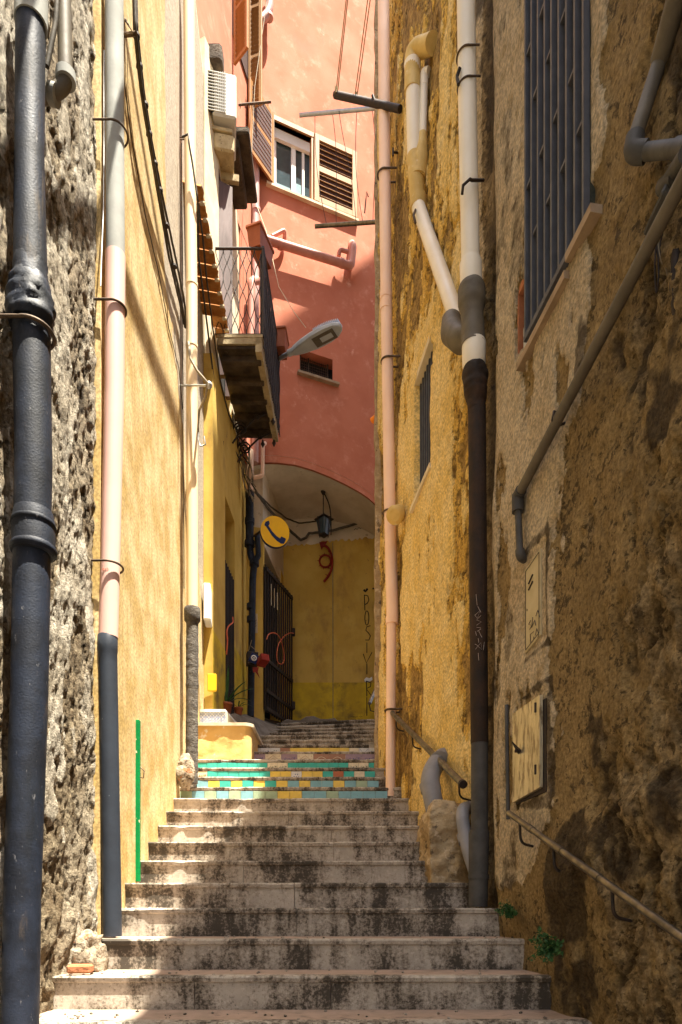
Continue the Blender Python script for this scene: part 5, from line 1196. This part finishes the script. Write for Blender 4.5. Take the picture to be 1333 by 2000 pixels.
# branch pipe group
bgp = thing('waste_pipe', PR(818, 300, .12), 'ivory and yellow waste pipe leaving the ochre wall by an elbow at the top', 'pipe')
dd = 5.62
mb = MB(); mb.tube(bend([P(846, 84, 5.45), P(838, 88, 5.5), P(806, 98, dd), P(806, 180, dd)], .16, 8), .068, 22); mb.build('elbow', M_yellpipe, bgp)
mb = MB(); mb.tube([P(806, 126, dd), P(810, 300, dd)], .0, 22) if False else mb.tube([P(806, 126, dd), P(807, 150, dd), P(810, 308, dd)], [.072, .063, .060], 22); mb.build('pipe', M_whitepipe, bgp)
mb = MB(); mb.tube(bend([P(838, 140, dd-.05), P(829, 142, dd-.03), P(829, 170, dd-.03)], .05), .034, 14); mb.build('small_elbow', M_whitepipe, bgp)
mb = MB(); mb.tube([P(829, 160, dd-.03), P(826, 268, dd-.03)], .032, 14); mb.build('small_pipe', M_whitepipe, bgp)
mb = MB(); mb.tube([P(810, 305, dd), P(812, 330, dd), P(816, 405, dd)], [.064, .066, .060], 22); mb.tube([P(826, 262, dd-.03), P(826, 275, dd-.03), P(822, 308, dd-.02), P(818, 350, dd)], [.036, .038, .066, .060], 16)
mb.tube([P(816, 340, dd), P(816, 350, dd)], .072, 20); mb.tube([P(817, 385, dd), P(817, 408, dd)], .068, 20); mb.build('yellow_fitting', M_yellpipe, bgp)
mb = MB(); mb.tube([P(816, 400, 5.62), P(835, 455, 5.5), P(895, 628, 4.6)], .0565, 22); mb.build('diagonal_pipe', M_whitepipe, bgp)
mb = MB(); mb.tube([P(812, 410, 5.55), P(808, 420, 5.5), P(812, 436, 5.5)], .010, 6); mb.build('clamp', M_clamp, bgp)
mp = thing('drainpipe', P(934, 1770, 4.25), 'drainpipe on the right wall, ivory above, rusty brown in the middle, grey below', 'drainpipe')
d5 = 4.25
mb = MB(); mb.tube(ppts([(910, -60), (914, 240), (918, 420), (920, 560)], d5), .0585, 28); mb.build('pipe', M_whitepipe, mp)
mb = MB(); mb.tube(ppts([(920, 512), (920, 516), (921, 572)], d5), [.066, .070, .070], 28); mb.tube(ppts([(926, 668), (926, 672), (926, 712), (926, 722)], d5), [.070, .076, .074, .062], 28); pieces(mb, 'socket', M_whitepipe, mp)
mb = MB(); q = ppts([(920, 558), (921, 566), (922, 590), (922, 602), (922, 612), (925, 660), (925, 676)], d5); q2 = densify(q, .012); b = len(mb.v)
rr = [float(np.interp(i/(len(q2)-1), [0, .06, .3, .4, .5, .9, 1], [.078, .088, .088, .074, .070, .074, .078])) for i in range(len(q2))]; mb.tube(q2, rr, 28)
for i in range(b, len(mb.v)):
    v = Vector(mb.v[i]); k = (i-b)//28; c = q2[k if k < len(q2) else (0 if k == len(q2) else -1)]; nz = fbm(np.array([v.x*14+v.y*9]), np.array([v.z*13]), 3, 5)[0]-.5; mb.v[i] = tuple(c+(v-c)*(1+nz*.10))
mb.tube([P(882, 626, 4.55), P(884, 650, 4.48), P(900, 664, 4.36), P(922, 655, 4.27)], [.066, .080, .078, .06], 20); mb.build('mortar_joint', M_conduit, mp)
mb = MB(); q = ppts([(928, 718), (928, 735), (930, 765), (931, 792), (932, 800)], d5); q2 = densify(q, .012); b = len(mb.v)
rr = [float(np.interp(i/(len(q2)-1), [0, .15, .5, .85, 1], [.070, .082, .076, .058, .056])) for i in range(len(q2))]; mb.tube(q2, rr, 28)
for i in range(b, len(mb.v)):
    v = Vector(mb.v[i]); k = (i-b)//28; c = q2[k if k < len(q2) else (0 if k == len(q2) else -1)]; nz = fbm(np.array([v.x*30+v.y*19]), np.array([v.z*30]), 3, 5)[0]-.5; mb.v[i] = tuple(c+(v-c)*(1+nz*.30))
mb.build('rusty_socket', M_rust, mp)
mb = MB(); wobtube(mb, ppts([(932, 795), (935, 1200), (937, 1452)], d5), .056, amp=.015, seg=28, seed=8); mb.build('iron_pipe', M_rust, mp)
mb = MB(); mb.tube(ppts([(937, 1450), (937, 1630)], d5), .0535, 28); mb.tube(ppts([(936, 1622), (936, 1628), (935, 1700), (934, 1771)], d5), [.060, .064, .062, .060], 28); mb.tube(ppts([(935, 1708), (935, 1716)], d5), .067, 28); mb.build('lower_pipe', M_greymetal, mp)
for x, y in ((912, 112), (914, 172)): ring(x, y, d5, .063, parent=mp, back=.07, rr=.006, sgn=-1)
mb = MB(); mb.tube([P(903, 380, 4.16), P(905, 362, 4.14), P(918, 350, 4.14), P(922, 352, 4.15), P(945, 352, 4.2)], .009, 6); mb.tube([P(896, 165, 4.2), P(893, 150, 4.22), P(899, 132, 4.2)], .011, 6); pieces(mb, 'clamp', M_iron, mp)
# scratched writing on the iron pipe
sc = MB(); 
def onpipe(x, y): p = P(x, y, d5); c = P(935, y, d5); dx = max(-.05, min(.05, p.x-c.x)); return Vector((p.x, c.y-math.sqrt(max(0, .0575**2-dx*dx))-.001, p.z))
for pts in (((927,1168),(929,1190)), ((930,1192),(936,1204)), ((925,1208),(935,1200),(929,1215),(925,1208)), ((936,1210),(928,1218),(937,1222),(928,1228)), ((928,1232),(936,1234)), ((929,1240),(936,1236)), ((932,1240),(938,1252)), ((928,1248),(926,1240)), ((931,1254),(932,1262)), ((925,1264),(943,1268)), ((943,1260),(941,1276)), ((926,1274),(936,1262),(938,1276),(928,1266)), ((931,1282),(932,1296))):
    sc.tube([onpipe(*k) for k in pts], .0012, 4)
sc.build('scratched_letters', M_scratch, mp)
# lower waste elbow, block and branch
we = thing('waste_pipe', P(845, 1575, 4.95), 'fat blue-grey waste pipe bending out of the wall into the stone block', 'pipe')
mb = MB(); mb.tube(bend([PR(868, 1478, -.02), P(853, 1488, 5.05), P(838, 1520, 4.95), P(852, 1590, 4.86)], .14, 8), .070, 22); mb.build('pipe', M_bluegrey, we)
mb = MB(); a = P(839, 1530, 4.95); b = P(843, 1545, 4.93); mb.tube([a, b], .077, 22); p = P(862, 1484, 5.03); mb.tube([P(868, 1480, 5.1), P(860, 1486, 5.03)], .078, 22); pieces(mb, 'collar', M_bluegrey, we)
bl = MB(); vs = []
corner = [P(846, 1722, 4.52), P(905, 1722, 4.52), P(930, 1722, 4.9), P(850, 1722, 5.3)]
z0 = zk(4)-.02; z1 = EYE+.735; lev = 40
base = [Vector((.615, 4.56, 0)), Vector((.80, 4.56, 0)), Vector((.93, 4.62, 0)), Vector((.93, 5.25, 0)), Vector((.60, 5.25, 0))]
pp = densify([v.copy() for v in base]+[base[0].copy()], .018)[:-1]; n = len(pp); c0 = Vector((.78, 4.9, 0))
for j in range(lev+1):
    t = j/lev; s = 1 if t < .8 else 1-.25*((t-.8)/.2)**2
    for p in pp:
        q = c0+(p-c0)*s; nz = fbm(np.array([p.x*6+p.y*4]), np.array([t*5]), 4, 9)[0]-.5; dv = (p-c0).normalized(); q = q+dv*(nz*.09+.045*(fbm(np.array([p.x*22+p.y*15]), np.array([t*18]), 3, 12)[0]-.5)); vs.append((q.x, q.y, z0+(z1-z0)*t+ (nz*.05 if t > .9 else 0)))
vs.append((c0.x, c0.y, z1+.01)); bl.add(vs, [[j*n+i, j*n+(i+1)%n, (j+1)*n+(i+1)%n, (j+1)*n+i] for j in range(lev) for i in range(n)]+[[lev*n+i, lev*n+(i+1)%n, (lev+1)*n] for i in range(n)], 0, True)
bl.build('stone_block', M_kerbstone, base=(.78, 4.9, z0), label='rough stone block standing on the steps against the right wall', cat='stone block')
sb = thing('waste_pipe', P(905, 1600, 4.4), 'thinner blue-grey pipe slanting from the stone block into the main drainpipe', 'pipe')
mb = MB(); mb.tube(bend([P(925, 1575, 4.62), P(905, 1580, 4.48), P(903, 1600, 4.42), P(915, 1660, 4.32), P(932, 1712, 4.27)], .08), .045, 18); mb.build('pipe', M_bluegrey, sb)
mb = MB(); mb.tube([P(907, 1630, 4.39), P(911, 1645, 4.36)], .051, 18); mb.build('collar', M_bluegrey, sb)
# handrails
def rail(name, a, b, r, label, brackets, endcap=True, ext=None):
    t = thing(name, b, label, 'handrail'); mb = MB(); mb.tube([a, b]+(ext or []), r, 14); mb.build('rail', M_brass, t)
    L_ = (b-a)
    for f in brackets:
        p = a+L_*f; mb = MB(); wx = XR(p.y+.1); mb.tube(bend([p-Vector((0,0,.01)), p-Vector((-.005,0,.12)), Vector((wx+.0, p.y+.02, p.z-.135))], .04), .0075, 7); mb.build('bracket', M_iron, t)
    return t
a = PR(994, 1588, .10); b = PR(1340, 1836, .10); e = b+(b-a)*.6
t = rail('handrail', a, b, .0165, 'worn metal handrail climbing the rough wall in the right foreground', (.10, .36, .70), ext=[e])
mb = MB(); dv = (b-a).normalized()
for f in (.19, .4, .62): p = a+(b-a)*f; mb.tube([p-dv*.03, p+dv*.03], .019, 14)
pieces(mb, 'sleeve', M_brass, t)
a = PR(762, 1388, .09); b = PR(903, 1530, .10); t = rail('handrail', a, b, .024, 'upper metal handrail on the ochre wall, ending by the iron drainpipe', (.12, .40, .66, .97))
mb = MB(); mb.tube([b, b+(b-a).normalized()*.03], .029, 14); mb.build('end_cap', M_iron, t)
t = rail('handrail', P(740, 1332, 9.3), P(722, 1374, 8.9), .024, 'short end of a handrail by the turn of the steps', ())
mb = MB(); mb.tube([P(722, 1376, 8.9), P(724, 1388, 8.9), P(738, 1392, 8.95)], .008, 6); mb.build('bracket', M_iron, t)
# window grilles
def wallR(d, h, off): return Vector((XR(d)-off*.989, d-off*.148, EYE+h))
w1 = thing('barred_window', wallR(3.3, 3.1, 0), 'tall barred window with blue-grey bars high on the near right wall', 'window')
mb = MB(); rows = []
nb = 9
for i in range(nb):
    d = W1[0]+.015+(W1[1]-W1[0]-.03)*i/(nb-1)+random.uniform(-.003, .003)
    mb.prism([wallR(d-.008, 3.09, .015), wallR(d+.008, 3.09, .015), wallR(d+.008, 6.5, .015), wallR(d-.008, 6.5, .015)], Vector((-.03, -.004, 0)))
pieces(mb, 'bar', M_grille, w1)
mb = MB()
for i in range(nb-1):
    d0 = W1[0]+.015+(W1[1]-W1[0]-.03)*i/(nb-1); d1 = W1[0]+.015+(W1[1]-W1[0]-.03)*(i+1)/(nb-1)
    for h in np.arange(3.55+(.33 if i % 2 else 0), 6.4, .72): mb.prism([wallR(d0, h, .018), wallR(d1, h, .018), wallR(d1, h+.016, .018), wallR(d0, h+.016, .018)], Vector((-.022, -.003, 0)))
mb.prism([wallR(W1[0]-.0, 3.07, .012), wallR(W1[1], 3.07, .012), wallR(W1[1], 3.10, .012), wallR(W1[0], 3.10, .012)], Vector((-.034, -.004, 0)))
mb.build('cross_bars', M_grille, w1)
mb = MB(); mb.prism([wallR(W1[0]+.01, 3.1, -.2), wallR(W1[1]-.01, 3.1, -.2), wallR(W1[1]-.01, 6.5, -.2), wallR(W1[0]+.01, 6.5, -.2)], Vector((.01, 0, 0))); mb.build('pane', M_glass, w1)
mb = MB()
for da, db, h in ((2.93, 3.16, 3.085), (3.17, 3.72, 3.02)): mb.prism([wallR(da, h-.035, .05), wallR(db, h-.035, .05), wallR(db, h+.005, .05), wallR(da, h+.005, .05)], Vector((.10, .015, 0)))
pieces(mb, 'sill', M_marble, w1)
nb2 = MB(); 
t = thing('wall_niche', wallR(3.73, 3.15, 0), 'small brick-edged niche with bottles beside the sill of the big barred window', 'niche')
mb = MB(); mb.prism([wallR(3.79, 3.12, .004), wallR(3.81, 3.12, .004), wallR(3.81, 3.50, .004), wallR(3.79, 3.50, .004)], Vector((.14, .02, 0))); mb.prism([wallR(3.66, 3.48, .004), wallR(3.81, 3.48, .004), wallR(3.81, 3.52, .004), wallR(3.66, 3.52, .004)], Vector((.14, .02, 0))); pieces(mb, 'brick_edge', M_brick, t)
for dz, col, dd_, lb_ in ((.0, M_signy, 3.705, 'small yellow bottle standing in the niche beside the big window'), (.0, M_hbar, 3.75, 'small grey can standing in the niche beside the yellow bottle')):
    mb = MB(); p = wallR(dd_, 3.13, -.03); mb.tube([p, p+Vector((0,0,.13)), p+Vector((0,0,.15)), p+Vector((0,0,.19))], [.022, .022, .010, .010], 10); mb.build('bottle', col, base=p, label=lb_, cat='bottle')
w2 = thing('barred_window', wallR(5.7, 3.6, 0), 'small barred window with a marble sill in the ochre wall', 'window')
mb = MB()
for i in range(8):
    d = W2[0]+.02+(W2[1]-W2[0]-.04)*i/7; mb.prism([wallR(d-.010, 3.61, -.01), wallR(d+.010, 3.61, -.01), wallR(d+.010, 4.65, -.01), wallR(d-.010, 4.65, -.01)], Vector((.02, .003, 0)))
pieces(mb, 'bar', M_grille, w2)
mb = MB(); mb.prism([wallR(W2[0], 3.61, -.11), wallR(W2[1], 3.61, -.11), wallR(W2[1], 4.65, -.11), wallR(W2[0], 4.65, -.11)], Vector((.01, 0, 0))); mb.build('pane', M_dark, w2)
mb = MB(); mb.prism([wallR(W2[0]-.03, 3.555, .06), wallR(W2[1]+.08, 3.555, .06), wallR(W2[1]+.08, 3.595, .06), wallR(W2[0]-.03, 3.595, .06)], Vector((.12, .018, 0))); mb.prism([wallR(W2[0], 4.655, .035), wallR(W2[1]+.05, 4.655, .035), wallR(W2[1]+.05, 4.71, .035), wallR(W2[0], 4.71, .035)], Vector((.09, .015, 0))); pieces(mb, 'sill', M_pale, w2)
# meter doors
def wdoor(d0, d1, h0a, h0b, h1a, h1b, off, th=.018):
    mb = MB(); mb.prism([wallR(d0, h0a, off), wallR(d1, h0b, off), wallR(d1, h1b, off), wallR(d0, h1a, off)], Vector((th, th*.15, 0))); return mb
D0, D1 = dR(1059, .03), dR(1006, .03)
t = thing('meter_cupboard', wallR(3.65, .6, .03), 'dull metal meter cupboard door standing ajar low on the right wall', 'cupboard door')
hh = lambda y, d: (HY-y)/F*d
wdoor(D0, D1, hh(1538, D0), hh(1568, D1), hh(1358, D0), hh(1395, D1), .045).build('leaf', M_metaldoor, t)
wdoor(D0-.03, D1+.005, hh(1540, D0)-.02, hh(1570, D1)-.005, hh(1356, D0)-.03, hh(1397, D1)+.006, .024, .02).build('frame', M_iron, t)
mb = MB(); p = wallR(dR(1012, .06), hh(1482, 3.85), .05); mb.prism([p+Vector((-.003,-.03,0)), p+Vector((-.003,.03,0)), p+Vector((-.045,.0,.055))], Vector((0,0,-.012))); mb.tube([p, p+Vector((-.03, 0, 0))], .009, 8); mb.build('handle', M_iron, t)
for hz in (.68, 1.0): mb = MB(); mb.tube([wallR(D0+.004, hz, .066), wallR(D0+.004, hz+.05, .066)], .006, 8); mb.build('hinge', M_iron, t)
D0, D1 = dR(1056, .02), dR(1026, .02)
t = thing('meter_cupboard', wallR(3.75, 1.3, .02), 'flat putty-coloured meter panel with two slots, set in the plaster above the metal door', 'panel')
wdoor(D0, D1, hh(1240, D0), hh(1277, D1), hh(1072, D0), hh(1115, D1), .022, .012).build('leaf', M_paneldoor, t)
mb = MB(); q = [wallR(D0+.012, hh(1240, D0)+.015, .0235), wallR(D1-.012, hh(1277, D1)+.015, .0235), wallR(D1-.012, hh(1115, D1)-.012, .0235), wallR(D0+.012, hh(1072, D0)-.012, .0235)]
for a_, b_ in zip(q, q[1:]+q[:1]): mb.tube([a_, b_], .0022, 4)
def pt_panel(px, py): return wallR(dR(px, .02), (HY-py)/F*dR(px, .02), .0245)
for a_, b_ in (((1034,1141),(1042,1123)), ((1034,1153),(1042,1136))): mb.tube([pt_panel(*a_), pt_panel(*b_)], .005, 4)
pieces(mb, 'slot', M_iron, t)
mb = MB()
for pts in (((1038,1212),(1034,1220),(1040,1222),(1036,1230)), ((1042,1206),(1040,1226),(1046,1212),(1048,1222)), ((1048,1204),(1052,1192),(1056,1206)), ((1044,1234),(1037,1240),(1038,1256),(1044,1250),(1044,1244)), ((1047,1242),(1050,1228),(1054,1240),(1052,1246)), ((1031,1190),(1031,1194))):
    mb.tube([pt_panel(*k) for k in pts], .0022, 4)
mb.build('scratched_letters', M_conduit, t)
# sloping conduit and its foot
cd = thing('sloping_pipe', PR(1014, 970, .05), 'long grey-brown pipe sloping along the right wall and turning down at its low end', 'pipe')
A = PR(1013, 967, .055); B = PR(1270, 475, .08); C = B+(B-A)*.32
mb = MB(); mb.tube([A, B, C], .0255, 18); mb.build('pipe', M_conduit, cd)
mb = MB(); mb.tube([PR(1012, 966, .055), PR(1012, 1000, .055)], .033, 16); p = A+(B-A)*.012; mb.tube([A, A+(B-A)*.03], .031, 16); pieces(mb, 'collar', M_greymetal, cd)
mb = MB(); mb.tube(bend([PR(1012, 985, .055), PR(1016, 1084, .055), PR(1024, 1092, .02)], .03), .019, 14); mb.tube(bend([PR(1016, 1074, .055), PR(1016.5, 1087, .055), PR(1026, 1092, .015)], .03), .0255, 14); mb.build('downpipe', M_greymetal, cd)
p = PR(1088, 818, .06); mb = MB(); mb.tube([p+Vector((.03,.0,.02)), p+Vector((-.02,-.02,.02)), p+Vector((-.028,-.02,-.02)), p+Vector((.0,.0,-.035)), p+Vector((.07,0,-.01))], .007, 6); mb.build('clamp', M_iron, cd)
# top right pipework with junction box
tp = thing('corner_pipe', PR(1240, 290, .1), 'dark grey pipe with an elbow in the top right corner, turning towards the camera', 'pipe')
d6 = 2.55
mb = MB(); mb.tube([P(1338, -60, 2.35), P(1290, 120, d6)], .038, 18); mb.tube([P(1292, 110, d6), P(1238, 278, d6)], .028, 18); mb.build('pipe', M_conduit, tp)
mb = MB(); mb.tube(bend([P(1241, 268, d6), P(1236, 298, d6), P(1262, 297, d6-.02)], .04), .036, 16); mb.tube([P(1255, 297, d6), P(1345, 288, d6-.25)], .027, 16); mb.tube([P(1322, 291, d6-.18), P(1338, 289, d6-.22)], .032, 16); mb.build('elbow', M_greymetal, tp)
jb = thing('junction_box', P(1305, 420, 2.5), 'grey junction box with loose hanging wires under the corner pipe', 'junction box')
mb = MB(); mb.box(P(1312, 405, 2.5)+Vector((.03,0,0)), (.17, .16, .14), Matrix.Rotation(.45, 3, 'Y'), bev=.008); mb.build('box', M_greymetal, jb)
rnd = random.Random(8)
for k in range(7):
    x0 = 1285+k*7; x1 = x0+rnd.uniform(-14, 20); yb = rnd.uniform(520, 590)
    pts = [P(x0, 440, 2.5), P(x0-rnd.uniform(5, 18), (440+yb)/2, 2.5), P((x0+x1)/2, yb, 2.5), P(x1+10, (440+yb)/2+10, 2.5), P(x1, 450, 2.5)]
    mb = MB(); mb.tube(bend(pts, .12, 6), .0035, 5); mb.build('wire', M_cablel if k % 2 else M_iron, jb)
cable([P(1322, 470, 2.45), P(1318, 560, 2.45), P(1326, 640, 2.44)], .018, M_iron, 'thick black cable end hanging below the junction box', seed=30)
mb = MB(); mb.tube([P(1322, 345, 2.4), P(1296, 365, 2.5)], .03, 14); mb.tube([P(1340, 300, 2.3), P(1308, 350, 2.45)], .026, 14); mb.build('pipe_stub', M_greymetal, base=P(1310, 350, 2.45), label='short grey pipe stub entering the junction box from above', cat='pipe')
tubeobj('conduit', [PR(990, 1378, .02), PR(990, 1400, .03), PR(993, 1600, .03)], .012, M_green if False else M_greymetal, 'thin dark conduit standing against the crack beside the metal door', 'conduit')
# bracket nail right of salmon pipe
mb = MB(); mb.tube([PR(768, 297, .1), PR(780, 299, .0)], .010, 6); mb.tube([PR(768, 290, .1), PR(768, 304, .1)], .010, 6); mb.build('wall_pin', M_iron, base=PR(775, 298, .05), label='small iron pin in the wall beside the salmon pipe near the top', cat='pin')
# graffiti on the back wall
G = MB(); GD = 12.136
def gl(pts, r=.008, d=None):
    d = d or (12.122 if min(p[1] for p in pts) > 1318 else GD); G.tube([P(x, y, d) for x, y in pts], r, 4)
X0 = 715
gl([(712,1162),(713,1192)]); gl([(712,1162),(719,1164),(721,1172),(718,1178),(713,1181)])
gl([(X0+4*math.cos(a)+2, 1207+14*math.sin(a)) for a in np.linspace(0, 6.4, 16)])
gl([(724,1222),(717,1224),(715,1231),(720,1236),(724,1242),(721,1250),(714,1250)])
gl([(717,1255),(717,1275)])
gl([(710,1277),(716,1295),(727,1274)]); gl([(717,1296),(717,1317)])
gl([(716,1330),(717,1360)]); gl([(716,1330),(725,1334),(724,1341),(716,1345),(728,1362)])
gl([(717,1362),(717,1398)])
gl([(711,1152),(714,1155),(718,1150)], .02); gl([(728,1150),(731,1149)], .015)
GG = thing('graffiti', P(717, 1398, GD), 'black letters POSIVR written down the yellow back wall', 'graffiti'); G.build('letters', M_black, GG)
G = MB(); 
for j, y in enumerate((1400, 1404.5, 1409)):
    for i in range(8): 
        if (i+j) % 5: gl([(684+i*3.1, y-1.3), (685.5+i*3.1, y+1.2), (686.4+i*3.1, y-1)], .0028, 12.122)
G.build('stencil_text', M_scratch if False else M_black, base=P(695, 1405, GD), label='three tiny lines of faded stencil text low on the yellow back wall', cat='writing')
G = MB(); gl([(692,1035),(695,1032),(698,1034),(702,1030),(704,1033),(707,1029)], .006, 12.126); G.build('scribble', M_black, base=P(700, 1032, GD), label='small black scribble on the peeled band under the vault', cat='writing')
G = MB(); G.prism([P(712,1327,GD), P(716,1323,GD), P(722,1325,GD), P(727,1322,GD), P(728,1328,GD), P(720,1333,GD), P(713,1331,GD)], (0, -.006, 0)); G.build('torn_paper', M_whitem, base=P(720, 1327, GD), label='torn scrap of white paper over the graffiti', cat='paper')
pw = MB(); p = P(498, 1218, 10.45); pw.box(p+Vector((0, -.01, 0)), (.09, .012, .30), bev=.002); 
for i in range(3): pw.tube([p+Vector((-.03, -.018, .03-i*.04)), p+Vector((-.01, -.018, .05-i*.04)), p+Vector((.01, -.018, .02-i*.04)), p+Vector((.03, -.018, .05-i*.04))], .003, 4, 1)
pw.build('notice', [M_pale, M_black], base=p, label='small pale notice with black scrawl on the pilaster by the gate', cat='notice')
# weeds
def weed(px, py, off, s, n, label, seed):
    p = PR(px, py, off); rd = random.Random(seed); mb = MB(); st = MB(); t = thing('weed', p, label, 'weed', 'weeds growing from the right wall')
    for i in range(n):
        a = rd.uniform(0, 6.28); L_ = s*rd.uniform(.4, 1); e = p+Vector((-abs(math.cos(a))*L_*.8, math.sin(a)*L_, rd.uniform(-.5, .7)*L_)); m = (p+e)/2+Vector((0, 0, .02)); st.tube([p, m, e], .0015, 4)
        for j in range(22):
            q = (p*(1-j/21)+e*(j/21))+Vector([rd.uniform(-.014, .014) for _ in range(3)]); u = Vector([rd.uniform(-1, 1) for _ in range(3)]).normalized(); v_ = u.cross(Vector([rd.uniform(-1, 1) for _ in range(3)])).normalized(); l = rd.uniform(.007, .014)
            mb.add([q-u*l, q+v_*l*.6, q+u*l, q-v_*l*.6], [(0,1,2,3)])
    st.build('stems', M_leaf, t); mb.build('foliage', M_leaf, t)
weed(1002, 1782, .06, .11, 16, 'small green weed growing from the wall crack above the third step', 3)
weed(1085, 1850, .12, .16, 26, 'larger bushy green weed at the foot of the right wall', 5)
# scattered debris on the lowest treads
rd = random.Random(17); mb = MB()
for i in range(160):
    k = rd.choice([0, 0, 1, 1, 2, 3]); x = rd.uniform(-1.4, 1.0) if rd.random() < .6 else rd.uniform(-1.45, -1.2); y = dk(k)+rd.uniform(.02, .3); s = rd.uniform(.003, .010)
    mb.ball((x, y, zk(k)+s*.4-.002), s, seg=5, rings=4, sc=(1, 1, .6), nz=.3, seed=i)
tag(mb.build('grit', M_stone), 'loose grit and crumbs of plaster scattered on the lowest treads', 'grit', None, 'stuff')
